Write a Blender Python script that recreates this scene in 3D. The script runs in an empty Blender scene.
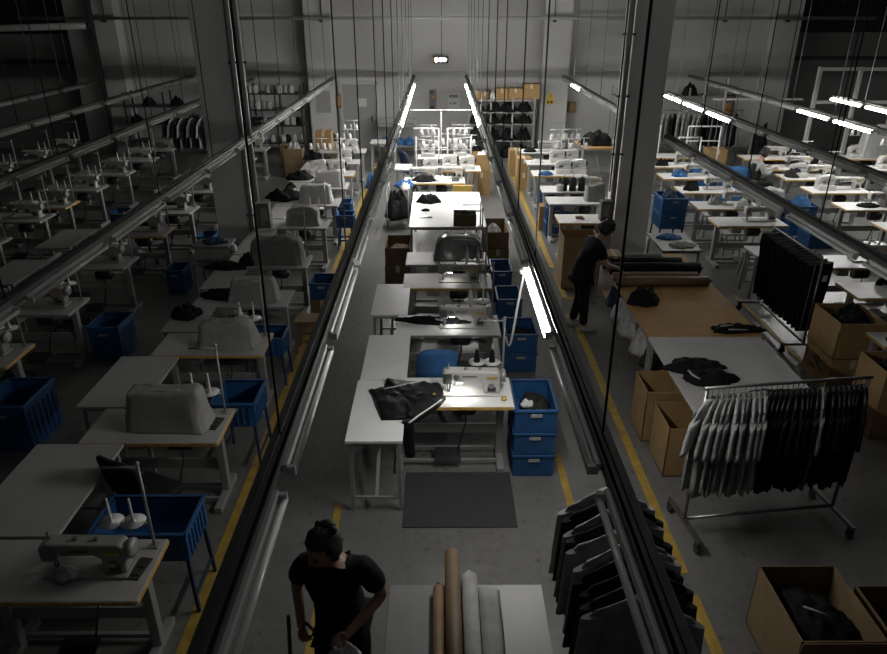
import bpy, bmesh, math, random
from mathutils import Vector, Matrix, noise as mnoise
C = bpy.context.scene.collection
PI = math.pi
R = math.radians
random.seed(7)

# ------------------------------------------------------------------ camera
FPX, PITCH, CAMZ, YAW = 700.0, R(24.7), 4.2, R(-0.28)
cam = bpy.data.cameras.new('camera')
cam.sensor_width = 36.0
cam.lens = 36.0 * FPX / 887.0
cam.clip_end = 200
camo = bpy.data.objects.new('camera', cam)
C.objects.link(camo)
camo.location = (0, 0, CAMZ)
camo.rotation_euler = (PI / 2 - PITCH, 0, YAW)
bpy.context.scene.camera = camo


def at(px, py, z):
    """real-world point of a photo pixel at the known height z"""
    x = (px - 443.5) / FPX
    y = -(py - 327) / FPX
    d = Vector((x, math.cos(PITCH) + y * math.sin(PITCH), -math.sin(PITCH) + y * math.cos(PITCH)))
    d.rotate(Matrix.Rotation(YAW, 3, 'Z'))
    t = (z - CAMZ) / d.z
    return Vector((d.x * t, d.y * t, z))


# ------------------------------------------------------------------ materials
def mat(name, col, rough=0.6, metal=0.0, var=0.12, scale=6.0, bump=0.0, bscale=40.0, emit=None, trans=0.0, spec=0.5):
    m = bpy.data.materials.new(name)
    m.use_nodes = True
    nt = m.node_tree
    b = nt.nodes['Principled BSDF']
    b.inputs['Roughness'].default_value = rough
    b.inputs['Metallic'].default_value = metal
    b.inputs['Specular IOR Level'].default_value = spec
    b.inputs['Base Color'].default_value = (*col, 1)
    if trans:
        b.inputs['Transmission Weight'].default_value = trans
    tc = nt.nodes.new('ShaderNodeTexCoord')
    if var:
        n = nt.nodes.new('ShaderNodeTexNoise')
        n.inputs['Scale'].default_value = scale
        n.inputs['Detail'].default_value = 5
        nt.links.new(tc.outputs['Object'], n.inputs['Vector'])
        r = nt.nodes.new('ShaderNodeValToRGB')
        r.color_ramp.elements[0].position = 0.3
        r.color_ramp.elements[1].position = 0.7
        r.color_ramp.elements[0].color = (*[c * (1 - var) for c in col], 1)
        r.color_ramp.elements[1].color = (*[min(1, c * (1 + var)) for c in col], 1)
        nt.links.new(n.outputs['Fac'], r.inputs['Fac'])
        nt.links.new(r.outputs['Color'], b.inputs['Base Color'])
    if bump:
        n2 = nt.nodes.new('ShaderNodeTexNoise')
        n2.inputs['Scale'].default_value = bscale
        nt.links.new(tc.outputs['Object'], n2.inputs['Vector'])
        bp = nt.nodes.new('ShaderNodeBump')
        bp.inputs['Strength'].default_value = bump
        nt.links.new(n2.outputs['Fac'], bp.inputs['Height'])
        nt.links.new(bp.outputs['Normal'], b.inputs['Normal'])
    if emit:
        b.inputs['Emission Color'].default_value = (*emit[0], 1)
        b.inputs['Emission Strength'].default_value = emit[1]
    return m


M = dict(
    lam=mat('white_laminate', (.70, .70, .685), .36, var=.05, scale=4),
    lam3=mat('dark_grey_laminate', (.20, .20, .198), .45, var=.06, scale=4),  # one even grey, darker than the other laminates
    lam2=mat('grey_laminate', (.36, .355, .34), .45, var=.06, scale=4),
    amber=mat('plywood_edge', (.46, .28, .07), .6, var=.2, scale=20),
    leg=mat('grey_painted_steel', (.29, .29, .28), .45, metal=.3, var=.08),
    dsteel=mat('dark_steel', (.05, .05, .05), .45, metal=.5, var=.2),
    chrome=mat('chrome', (.30, .30, .30), .38, metal=1, var=.05),
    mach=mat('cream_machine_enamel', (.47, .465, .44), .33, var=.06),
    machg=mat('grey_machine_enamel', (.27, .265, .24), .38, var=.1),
    black=mat('black_cloth', (.0055, .0055, .006), .85, var=.35, scale=12, bump=.3, bscale=60, spec=.2),
    blackshiny=mat('black_satin', (.007, .007, .0075), .42, var=.3, scale=10, bump=.15, bscale=30, spec=.3),
    char=mat('charcoal_cloth', (.020, .020, .020), .85, var=.3, scale=12, bump=.3, bscale=60, spec=.2),
    greyc=mat('grey_knit', (.20, .20, .20), .9, var=.15, scale=12, bump=.3, bscale=80, spec=.2),
    lightc=mat('pale_grey_knit', (.31, .31, .305), .9, var=.12, scale=12, bump=.3, bscale=80, spec=.2),
    whitec=mat('white_cloth', (.62, .62, .60), .85, var=.06, bump=.2, bscale=60),
    cover=mat('grey_dust_cover', (.25, .245, .235), .8, var=.12, scale=8, bump=.2),
    coverd=mat('dark_grey_dust_cover', (.15, .148, .142), .8, var=.15, scale=8, bump=.2),
    coverp=mat('clear_plastic_hood', (.16, .16, .16), .18, var=.2, scale=8, bump=.5, bscale=14),
    blue=mat('blue_plastic', (.015, .072, .19), .45, var=.15),
    bluec=mat('blue_cloth', (.022, .095, .24), .85, var=.2, bump=.2),
    navy=mat('navy_cloth', (.012, .028, .065), .85, var=.25, bump=.2),
    carton=mat('brown_cardboard', (.27, .17, .07), .8, var=.12, scale=5),
    cartond=mat('dull_cardboard', (.17, .115, .058), .85, var=.15, scale=5),
    tape=mat('pale_tape', (.5, .42, .28), .4),
    wood=mat('tan_board', (.32, .18, .05), .6, var=.1, scale=5),
    woodd=mat('brown_wood', (.17, .10, .045), .6, var=.2, scale=8),
    yellow=mat('yellow_plastic', (.62, .42, .10), .5, var=.05),
    trough=mat('dark_trough', (.075, .075, .07), .5, metal=.4, var=.15, scale=3),
    troughg=mat('grey_trough', (.20, .20, .19), .45, metal=.4, var=.1, scale=3),
    bar=mat('white_lamp_batten', (.55, .55, .54), .35, var=.04),
    tubeoff=mat('unlit_tube_glass', (.62, .62, .60), .22, var=.03),
    tubeon=mat('lit_tube', (1, 1, 1), .4, var=0, emit=((1.0, .985, .95), 185.0)),
    led=mat('lit_led_lens', (1, 1, 1), .4, var=0, emit=((1.0, .98, .94), 260.0)),
    tubedim=mat('dimmer_lit_tube', (1, 1, 1), .4, var=0, emit=((1.0, .985, .95), 62.0)),
    ledfill=mat('fill_led_lens', (1, 1, 1), .4, var=0, emit=((1.0, .98, .94), 110.0)),  # lens of the fill lamps added at the second and third middle machines
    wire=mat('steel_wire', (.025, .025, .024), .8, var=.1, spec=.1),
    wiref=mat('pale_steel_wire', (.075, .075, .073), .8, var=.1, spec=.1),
    skin=mat('skin', (.33, .19, .13), .55, var=.08, scale=20),
    hair=mat('dark_hair', (.008, .006, .005), .6, var=.3, scale=40, bump=.6, bscale=90),
    shoe=mat('grey_sneaker', (.30, .29, .27), .7, var=.1),
    mat_=mat('rubber_floor_mat', (.028, .029, .029), .85, var=.15, scale=30, bump=.4, bscale=140),
    conc=mat('column_paint', (.74, .74, .72), .65, var=.05, scale=1.5, bump=.05),
    paint=mat('yellow_floor_paint', (.32, .205, .03), .6, var=.25, scale=9),
    bag=mat('white_plastic_bag', (.42, .42, .42), .35, var=.1, bump=.4, bscale=20),
    plate=mat('sign_plate', (.03, .03, .03), .5, var=0),
    signlit=mat('lit_sign_symbols', (1, 1, 1), .5, var=0, emit=((1, 1, .97), 9.0)),
    paper=mat('paper', (.5, .5, .48), .7, var=.08, scale=14),
    paperd=mat('grey_notice_print', (.17, .17, .165), .7, var=.25, scale=22),
    brass=mat('brass', (.5, .36, .10), .4, metal=.5),
    sign=mat('warning_yellow', (.65, .42, .03), .5, var=0),
    kraft=mat('kraft_roll', (.13, .085, .04), .6, var=.1, scale=9),
    drain=mat('grey_pipe', (.30, .30, .29), .4, var=.06),
    office=mat('white_frame_paint', (.55, .55, .53), .4, var=.05),
    darkpane=mat('dark_window', (.012, .013, .014), .15, var=.2),
    dark=mat('dark_board', (.03, .03, .029), .7, var=.2),
    orange=mat('orange_label', (.6, .25, .03), .5),
)


def floor_mat():
    m = mat('polished_concrete', (.17, .17, .16), .4, var=0)
    nt = m.node_tree
    b = nt.nodes['Principled BSDF']
    tc = nt.nodes.new('ShaderNodeTexCoord')
    n = nt.nodes.new('ShaderNodeTexNoise')
    n.inputs['Scale'].default_value = .9
    n.inputs['Detail'].default_value = 9
    n.inputs['Roughness'].default_value = .65
    n2 = nt.nodes.new('ShaderNodeTexNoise')
    n2.inputs['Scale'].default_value = 14
    n2.inputs['Detail'].default_value = 6
    for q in (n, n2):
        nt.links.new(tc.outputs['Object'], q.inputs['Vector'])
    mx = nt.nodes.new('ShaderNodeMix')
    mx.inputs[0].default_value = .35
    nt.links.new(n.outputs['Fac'], mx.inputs[2])
    nt.links.new(n2.outputs['Fac'], mx.inputs[3])
    r = nt.nodes.new('ShaderNodeValToRGB')
    r.color_ramp.elements[0].position = .32
    r.color_ramp.elements[1].position = .68
    r.color_ramp.elements[0].color = (.090, .090, .085, 1)
    r.color_ramp.elements[1].color = (.165, .163, .154, 1)
    nt.links.new(mx.outputs[0], r.inputs['Fac'])
    nt.links.new(r.outputs['Color'], b.inputs['Base Color'])
    r2 = nt.nodes.new('ShaderNodeMapRange')
    r2.inputs['To Min'].default_value = .20
    r2.inputs['To Max'].default_value = .42
    nt.links.new(n2.outputs['Fac'], r2.inputs['Value'])
    nt.links.new(r2.outputs['Result'], b.inputs['Roughness'])
    return m


M['floor'] = floor_mat()
M['wall'] = mat('wall_paint', (.40, .40, .39), .8, var=.05, scale=.7, bump=.05, bscale=30)
M['wallb'] = mat('grey_cladding', (.16, .16, .155), .7, var=.06, scale=.7)
M['ceil'] = mat('ceiling_sheet', (.25, .25, .25), .8, var=.05)


# ------------------------------------------------------------------ mesh builder
class MB:
    def __init__(s):
        s.bm = bmesh.new()

    def _x(s, vs, rot, c):
        if rot:
            m = Matrix.Rotation(rot[2], 3, 'Z') @ Matrix.Rotation(rot[1], 3, 'Y') @ Matrix.Rotation(rot[0], 3, 'X')
        else:
            m = Matrix.Identity(3)
        for v in vs:
            v.co = m @ v.co + Vector(c)

    def box(s, c, d, rot=None, top=1.0):
        vs = []
        for z in (-.5, .5):
            k = top if z > 0 else 1
            for x, y in ((-.5, -.5), (.5, -.5), (.5, .5), (-.5, .5)):
                vs.append(s.bm.verts.new((x * d[0] * k, y * d[1] * k, z * d[2])))
        for f in ((3, 2, 1, 0), (4, 5, 6, 7), (0, 1, 5, 4), (1, 2, 6, 5), (2, 3, 7, 6), (3, 0, 4, 7)):
            s.bm.faces.new([vs[i] for i in f])
        s._x(vs, rot, c)
        return s

    def bar(s, p0, p1, w, h):
        """rectangular bar between two points"""
        p0, p1 = Vector(p0), Vector(p1)
        d = (p1 - p0)
        L = d.length
        d.normalize()
        up = Vector((0, 0, 1)) if abs(d.z) < .95 else Vector((0, 1, 0))
        a = d.cross(up).normalized()
        b = a.cross(d)
        vs = []
        for p in (p0, p1):
            for x, y in ((-.5, -.5), (.5, -.5), (.5, .5), (-.5, .5)):
                vs.append(s.bm.verts.new(p + a * x * w + b * y * h))
        for f in ((3, 2, 1, 0), (4, 5, 6, 7), (0, 1, 5, 4), (1, 2, 6, 5), (2, 3, 7, 6), (3, 0, 4, 7)):
            s.bm.faces.new([vs[i] for i in f])
        return s

    def tube(s, pts, r, n=8, cap=True, closed=False):
        pts = [Vector(p) for p in pts]
        rs = r if isinstance(r, (list, tuple)) else [r] * len(pts)
        rings = []
        a = None
        for i, p in enumerate(pts):
            if i == 0:
                d = pts[1] - p
            elif i == len(pts) - 1:
                d = p - pts[i - 1]
            else:
                d = (pts[i + 1] - p).normalized() + (p - pts[i - 1]).normalized()
            d.normalize()
            if a is None:
                a = d.orthogonal().normalized()
            else:
                a = (a - d * a.dot(d)).normalized()
            b = d.cross(a)
            rings.append([s.bm.verts.new(p + (a * math.cos(2 * PI * k / n) + b * math.sin(2 * PI * k / n)) * rs[i]) for k in range(n)])
        s.loft(rings, cap)
        return s

    def loft(s, rings, cap=True):
        for r0, r1 in zip(rings, rings[1:]):
            n = len(r0)
            for k in range(n):
                f = s.bm.faces.new((r0[k], r0[(k + 1) % n], r1[(k + 1) % n], r1[k]))
                f.smooth = True
        if cap:
            s.bm.faces.new(list(reversed(rings[0])))
            s.bm.faces.new(rings[-1])

    def rings(s, lists, cap=True):
        s.loft([[s.bm.verts.new(p) for p in L] for L in lists], cap)
        return s

    def lathe(s, prof, c=(0, 0, 0), n=16, axis='Z', cap=True):
        L = []
        for r, z in prof:
            ring = []
            for k in range(n):
                x, y = r * math.cos(2 * PI * k / n), r * math.sin(2 * PI * k / n)
                if axis == 'Z':
                    p = (x, y, z)
                elif axis == 'X':
                    p = (z, x, y)
                else:
                    p = (y, z, x)
                ring.append(Vector(p) + Vector(c))
            L.append(ring)
        return s.rings(L, cap)

    def prism(s, poly, y0, y1, c=(0, 0, 0)):
        """polygon in XZ extruded along Y"""
        c = Vector(c)
        a = [s.bm.verts.new(Vector((x, y0, z)) + c) for x, z in poly]
        b = [s.bm.verts.new(Vector((x, y1, z)) + c) for x, z in poly]
        n = len(a)
        s.bm.faces.new(a)
        s.bm.faces.new(list(reversed(b)))
        for k in range(n):
            s.bm.faces.new((a[k], b[k], b[(k + 1) % n], a[(k + 1) % n]))
        return s

    def slab(s, poly, z0, z1):
        a = [s.bm.verts.new((x, y, z0)) for x, y in poly]
        b = [s.bm.verts.new((x, y, z1)) for x, y in poly]
        n = len(a)
        s.bm.faces.new(list(reversed(a)))
        s.bm.faces.new(b)
        for k in range(n):
            s.bm.faces.new((a[k], a[(k + 1) % n], b[(k + 1) % n], b[k]))
        return s

    def ball(s, c, r, seg=12, sc=(1, 1, 1)):
        res = bmesh.ops.create_uvsphere(s.bm, u_segments=seg, v_segments=max(6, seg // 2 + 2), radius=r)
        for v in res['verts']:
            v.co = Vector((v.co.x * sc[0], v.co.y * sc[1], v.co.z * sc[2])) + Vector(c)
            for f in v.link_faces:
                f.smooth = True
        return s

    def build(s, name, m, parent=None, bevel=0, seg=2, loc=None, rz=0):
        bmesh.ops.recalc_face_normals(s.bm, faces=s.bm.faces)
        me = bpy.data.meshes.new(name)
        s.bm.to_mesh(me)
        s.bm.free()
        me.materials.append(M[m] if isinstance(m, str) else m)
        o = bpy.data.objects.new(name, me)
        C.objects.link(o)
        if parent:
            o.parent = parent
        if loc is not None:
            o.location = loc
        o.rotation_euler.z = rz
        if bevel:
            b = o.modifiers.new('bevel', 'BEVEL')
            b.width = bevel
            b.segments = seg
            b.limit_method = 'ANGLE'
            b.angle_limit = R(35)
        return o


def tag(o, label, cat, group=None, kind=None):
    o['label'] = label
    o['category'] = cat
    if group:
        o['group'] = group
    if kind:
        o['kind'] = kind
    return o


def thing(name, label, cat, loc=(0, 0, 0), rz=0, group=None):
    o = bpy.data.objects.new(name, None)
    o.empty_display_size = .1
    C.objects.link(o)
    o.location = loc
    o.rotation_euler.z = rz
    return tag(o, label, cat, group)


_kids = {}


def kids(o):
    if o.name not in _kids:
        _kids[o.name] = [c for c in C.objects if c.parent == o]
    return _kids[o.name]


def dup(root, label, loc, rz=0, group=None):
    r = root.copy()
    C.objects.link(r)
    for ch in kids(root):
        c = ch.copy()
        C.objects.link(c)
        c.parent = r
        for g in kids(ch):
            d = g.copy()
            C.objects.link(d)
            d.parent = c
    r.location = loc
    r.rotation_euler.z = rz
    r['label'] = label
    if group:
        r['group'] = group
    return r


_first = {}


def make(key, fn, label, loc, rz=0, group=None):
    """first use builds the thing, later uses copy it and each of its parts"""
    if key in _first:
        return dup(_first[key], label, loc, rz, group)
    o = fn(label)
    o.location = loc
    o.rotation_euler.z = rz
    if group:
        o['group'] = group
    _first[key] = o
    return o


def struct(name, mb, m, bevel=0):
    o = mb.build(name, m, None, bevel)
    o['kind'] = 'structure'
    return o


ORD = ['first', 'second', 'third', 'fourth', 'fifth', 'sixth', 'seventh', 'eighth', 'ninth', 'tenth', 'eleventh', 'twelfth']

# ------------------------------------------------------------------ the hall
CEIL = 6.4
struct('floor', MB().box((0, 10.5, -.05), (34, 27, .1)), 'floor')
struct('ceiling', MB().box((0, 10.5, CEIL + .05), (34, 27, .1)), 'ceil')
struct('wall_back', MB().box((-.3, 22.65, CEIL / 2), (21.4, .3, CEIL)), 'wall')
struct('wall_left', MB().box((-17.05, 10.5, CEIL / 2), (.1, 27, CEIL)), 'wallb')
struct('wall_right', MB().box((17.05, 10.5, CEIL / 2), (.1, 27, CEIL)), 'wallb')
struct('wall_back_left', MB().box((-14, 23.1, 1.7), (6.0, .2, 3.4)), 'wallb')
struct('wall_back_right', MB().box((13.7, 23.1, 1.72), (6.6, .2, 3.44)), 'wallb')
struct('window_1', MB().box((-14, 23.1, 4.9), (6.0, .1, 3.0)), 'darkpane')
struct('window_2', MB().box((13.7, 23.1, 4.92), (6.6, .1, 2.96)), 'darkpane')
struct('trim_1', MB().box((0, 22.48, 2.36), (20.6, .04, .03)), 'wall')
struct('trim_2', MB().box((13.7, 22.95, 2.72), (6.6, .12, .10)), 'dark')
struct('trim_3', MB().box((-14, 22.95, 2.62), (6.0, .12, .10)), 'dark')
# pilasters of the back wall
for k, (x0, x1) in enumerate(((-3.92, -3.16), (3.03, 3.83), (-9.95, -9.35), (9.7, 10.45))):
    struct('wall_pilaster', MB().box(((x0 + x1) / 2, 22.25, CEIL / 2), (x1 - x0, .5, CEIL)), 'wall')
# free columns
struct('wall_column_left', MB().box((-3.485, 11.8, CEIL / 2), (.57, .6, CEIL)), 'conc', .012)
struct('wall_column_right', MB().box((3.235, 11.8, CEIL / 2), (.59, .6, CEIL)), 'conc', .012)
struct('baseboard_back', MB().box((0, 22.47, .06), (20, .03, .12)), 'wallb')
# added emissive ceiling panels out of view, ambient fill kept weak at left
ROOF = []
for k, (x, y, w, l, e) in enumerate(((1.2, 9.5, 1.2, 18, .22), (6.2, 9.5, 1.2, 18, .22), (-4.2, 9.5, 1.0, 18, .01))):
    mm = mat('fill_light_sheet', (.6, .6, .6), .6, var=0, emit=((.95, .98, 1.0), e))
    struct('window_%d' % (k + 3), MB().box((x, y, CEIL - .02), (w, l, .03)), mm)  # no real windows: panels added to light the hall
# floor markings
trim = 4


def mark(x0, y0, x1, y1, w=.09):
    global trim
    o = struct('trim_%d' % trim, MB().bar((x0, y0, .003), (x1, y1, .003), w, .004), 'paint')
    trim += 1


mark(-1.85, 2.0, -1.85, 20.5)
mark(1.97, 11.6, 1.97, 20)
mark(1.97, 4.32, 1.97, 9.55)
mark(1.97, 2.0, 1.97, 4.1)
mark(1.97, 10.2, 1.97, 11.3)
mark(1.97, 10.2, 2.35, 10.2, .08)
mark(1.85, 9.5, 2.1, 9.5, .08)
mark(-.94, 2.4, -.94, 5.2, .07)
mark(1.2, 5.0, 1.2, 6.0, .07)
mark(4.68, 7.2, 4.68, 10.3, .06)
mark(4.15, 10.6, 4.35, 12.6, .06)

# pipe along the back wall
t = thing('service_pipe', 'long grey service pipe running high along the back wall', 'pipe', (0, 21.85, 3.86))
MB().tube([(-12, 0, 0), (12.5, 0, 0)], .045, 10).build('pipe_run', 'drain', t)
for x in (-9.6, -3.4, 3.3, 5.7, 8.2, 10.0):
    MB().box((x, .06, -.06), (.09, .12, .1)).box((x, .1, .9), (.025, .025, 1.9)).build('bracket', 'dsteel', t)
t = thing('service_pipe', 'thick pale pipe high on the dark wall at the far left', 'pipe', (-12.2, 21.9, 3.6))
MB().tube([(-4, 0, -.1), (2.1, 0, .06)], .09, 12).build('pipe_run', 'drain', t)
MB().tube([(2.1, 0, .06), (2.2, 0, .06)], .1, 12).build('end_cap', 'dsteel', t)
for x in (-3.2, -.6):
    MB().box((x, .55, .0), (.04, 1.1, .04)).build('bracket', 'dsteel', t)

# door
d = MB().box((-2.48, 22.46, 1.0), (.98, .05, 2.0)).build('door_1', mat('door_grey', (.26, .265, .25), .5, var=.04))
d['kind'] = 'structure'
f = MB()
for x in (-3.03, -1.93):
    f.box((x, 22.45, 1.03), (.1, .1, 2.06))
f.box((-2.48, 22.45, 2.06), (1.2, .1, .09)).build('door_frame', 'wall', d)
MB().tube([(-2.1, 22.43, 1.0), (-2.1, 22.37, 1.0), (-2.2, 22.37, 1.0)], .014, 8).box((-2.1, 22.43, 1.0), (.05, .02, .18)).build('door_handle', 'dsteel', d)
tag(MB().box((-2.4, 22.42, 1.48), (.3, .008, .24)).build('paper_notice', 'paper'), 'white paper notice taped to the grey back door', 'notice')
tag(MB().box((-3.5, 21.985, 1.55), (.42, .02, .62)).build('notice_board', mat('notice_grey', (.24, .24, .235), .5, var=.15, scale=25)), 'grey notice board on the pilaster beside the back door', 'notice board')
t = thing('fire_call_box', 'small brown box with cable on the wall left of the door', 'box', (-3.08, 22.2, 1.55))
MB().box((0, 0, 0), (.16, .1, .42)).build('case', 'woodd', t, .01)
MB().box((.02, -.056, 0), (.07, .012, .3)).build('front_panel', 'carton', t)
MB().tube([(-.02, 0, .2), (-.02, 0, .75)], .012, 6).tube([(-.04, 0, -.2), (-.04, 0, -.6)], .012, 6).build('cable', 'dsteel', t)
t = thing('exit_sign', 'lit exit sign hanging high on the middle of the back wall', 'sign', (0.03, 22.3, 2.72))
MB().box((0, 0, 0), (.46, .06, .20)).build('case', 'plate', t, .008)
b = MB()
b.prism([(-.17, -.06), (-.17, .06), (-.1, .06), (-.07, 0), (-.1, -.06)], -.036, -.03)
b.lathe([(.058, -.036), (.058, -.03)], (0.0, 0, 0), 14, 'Y')
b.prism([(.08, -.05), (.08, .05), (.13, .05), (.18, 0), (.13, -.05)], -.036, -.03)
b.build('lit_symbols', 'signlit', t)
MB().box((-.215, -.034, 0), (.025, .01, .16)).build('side_strip', 'orange', t)
MB().tube([(.02, 0, .1), (.02, 0, CEIL - 2.74)], .008, 6).build('hanger', 'wire', t)
t = thing('fire_poster', 'narrow dark poster on the back wall below the exit sign', 'poster', (-.22, 22.485, 1.55))
MB().box((0, 0, 0), (.22, .012, .62)).build('sheet', 'paperd', t)
MB().box((-.03, -.01, .22), (.1, .01, .06)).box((-.02, -.01, -.22), (.13, .01, .09)).build('print', 'plate', t)
MB().box((.02, -.01, .08), (.08, .01, .05)).build('print_patch', 'orange', t)
t = thing('wall_poster', 'pale printed poster with a dark heading on back wall', 'poster', (.42, 22.485, 1.5))
MB().box((0, 0, 0), (.36, .012, .46)).build('sheet', 'paper', t)
MB().box((0, -.01, .16), (.28, .01, .09)).box((-.1, -.01, -.05), (.05, .01, .06)).box((.03, -.01, -.05), (.12, .01, .05)).build('print', 'paperd', t)
t = thing('warning_sign', 'yellow triangular warning sign on the pilaster right of the shelf', 'sign', (3.32, 21.985, 1.62))
MB().prism([(-.13, 0), (.13, 0), (0, .24)], -.012, 0).box((0, -.006, -.08), (.26, .012, .12)).build('plate', 'sign', t)
MB().prism([(.02, .17), (-.04, .09), (0, .095), (-.025, .03), (.04, .11), (0, .105)], -.016, -.012).box((-.06, -.014, -.08), (.06, .004, .07)).box((.04, -.014, -.08), (.07, .004, .07)).build('symbol', 'plate', t)
t = thing('wall_box', 'small brown box on back wall beside the right pilaster', 'box', (4.05, 22.4, 1.35))
MB().box((0, 0, 0), (.22, .18, .3)).build('case', 'cartond', t, .01)
MB().box((0, -.095, 0), (.15, .015, .22)).build('front_panel', 'carton', t)

# conduits on the columns
t = thing('conduit_pipe', 'pair of pale conduit pipes on the front edge of the left column', 'pipe', (-3.1, 11.44, 0))
for x in (-.07, .06):
    MB().tube([(x, 0, 0.02), (x, 0, CEIL)], .04, 10).build('pipe_run', 'drain', t)
for z in (1.0, 2.2, 3.4):
    MB().box((0, .02, z), (.28, .06, .03)).build('bracket', 'dsteel', t)
t = thing('switch_box', 'grey switch box on the conduit of the left column', 'switch box', (-2.92, 11.3, 1.05))
MB().box((0, 0, 0), (.24, .16, .42)).build('case', 'coverd', t, .01)
MB().box((.03, -.085, .03), (.1, .012, .22)).box((0, -.085, -.13), (.06, .02, .05)).build('front_panel', 'leg', t)
t = thing('conduit_pipe', 'pale conduit pipe running down the left edge of right column', 'pipe', (2.87, 11.45, 0))
MB().tube([(0, 0, 0.02), (0, 0, CEIL)], .045, 10).build('pipe_run', 'drain', t)
MB().tube([(-.07, -.02, 1.4), (-.07, -.02, CEIL)], .014, 8).build('cable', 'wire', t)
for z in (2.0, 2.9, 3.8):
    MB().box((0, .03, z), (.2, .05, .03)).build('bracket', 'dsteel', t)
t = thing('switch_box', 'grey switch box on the conduit of the right column', 'switch box', (2.74, 11.3, 1.12))
MB().box((0, 0, 0), (.2, .18, .34)).build('case', 'coverd', t, .01)
MB().box((-.02, -.095, .02), (.1, .012, .2)).build('front_panel', 'machg', t)
MB().box((.06, .05, -.45), (.16, .03, .55)).build('paper_sleeve', 'bag', t)


# ------------------------------------------------------------------ lamp tracks
def track(x, y0, y1, side, lit, label, off=0.0, m='trough', wires=None, on_m='tubeon'):
    """a steel trough hung on wires, carrying tube lamps along one side"""
    z = 2.25
    t = thing('lamp_track', label, 'lamp track', (x, y0, z), 0, 'tracks of tube lamps hung over the rows')
    L = y1 - y0
    b = MB()
    b.box((0, L / 2, .0), (.085, L, .008)).box((-.04, L / 2, .03), (.006, L, .06)).box((.04, L / 2, .03), (.006, L, .06))
    b.box((0, L / 2, .045), (.04, L, .03))
    b.build('trough', m, t)
    MB().box((-side * .015, L / 2, .068), (.03, L, .016)).build('cable_run', 'dsteel', t)
    MB().box((0, -.01, .03), (.09, .02, .07)).box((0, L + .01, .03), (.09, .02, .07)).build('end_cap', 'dsteel', t)
    y = off
    while y + 1.27 < L + .01:
        on = lit(y0 + y + .6)
        fx = MB().box((side * .052, y + .635, .004), (.03, 1.27, .04)).build('lamp_batten', 'bar', t, .004)
        bb = MB().tube([(side * .09, y + .02, -.022), (side * .09, y + 1.25, -.022)], .0165, 10)
        bb.build('lamp_tube', on_m if on else 'tubeoff', fx)
        for e in (.01, 1.26):
            MB().box((side * .078, y + e, -.012), (.05, .025, .045)).build('lamp_holder', 'bar', fx)
        y += 1.45
    if wires is None:
        wires = []
        yy = .6
        while yy < L:
            wires.append(yy + y0)
            yy += 1.75
    for wy in wires:
        if y0 <= wy <= y1:
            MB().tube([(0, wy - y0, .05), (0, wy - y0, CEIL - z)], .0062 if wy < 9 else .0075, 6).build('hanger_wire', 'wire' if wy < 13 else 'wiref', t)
    return t


CW = [2.86, 5.5, 6.9, 8.9, 10.4, 12.2, 13.9, 15.6, 17.3, 19.0, 20.7]
track(-.775, 1.2, 22.0, 1, lambda y: 13.4 < y < 20.1, 'lamp track hung left of the middle row, lit only at its far end', .02, 'trough', CW)
track(.785, 1.2, 22.0, -1, lambda y: 13.4 < y < 20.1 or 4.0 < y < 5.4, 'lamp track hung right of the middle row with one near tube lit', .02, 'trough', CW)
none = lambda y: False
track(-3.08, 3.0, 21.3, 1, none, 'unlit lamp track passing just right of the left column', .3, 'troughg', [4.6, 7.6, 9.6, 11.0, 12.6, 14.2, 16, 18, 20])
track(-5.3, 4.0, 21.0, 1, none, 'unlit lamp track, second one to the left of the left column', .3, 'troughg')
track(-7.35, 5.0, 22.0, 1, none, 'unlit lamp track over the dark third row on the left', .7, 'troughg')
track(-9.5, 8.0, 20.4, 1, none, 'farthest left of the unlit lamp tracks, hung highest in the picture', .2, 'troughg')
track(3.64, 12.5, 21.8, -1, lambda y: 18.3 < y < 19.6, 'lamp track behind the right column with one lit tube at its far end', .35, 'troughg')
track(3.64, 2.4, 11.45, -1, none, 'lamp track running forward from the right column over the garment racks', .4, 'trough')
track(5.45, 4.0, 17.6, -1, lambda y: 13.9 < y < 17.5, 'lamp track right of the right column, lit above the hanging shirts', .62, 'troughg', None, 'tubedim')
track(7.42, 6.0, 22.0, -1, lambda y: 12.2 < y < 15.2, 'lamp track over the seated worker with a few lit tubes', .35, 'troughg', None, 'tubedim')
track(9.1, 8.0, 16.9, -1, lambda y: y > 13.0, 'farthest right of the lamp tracks, lit before the white frame', .3, 'troughg', None, 'tubeon')
t = thing('power_cord', 'white power cord looping from the lit near tube to a thread stand', 'cord')
b = MB()
pts = []
p0, p3 = Vector((.69, 5.40, 2.2)), Vector((.64, 6.16, 1.26))
for k in range(19):
    s = k / 18
    p = p0.lerp(p3, s)
    p.z -= math.sin(PI * s) * .22 - .08 * math.sin(2 * PI * s)
    pts.append(p)
b.tube(pts, .011, 6).build('cable', 'bar', t)
MB().ball((.68, 5.43, 2.21), .03, 10).build('plug', 'bar', t)


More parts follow.
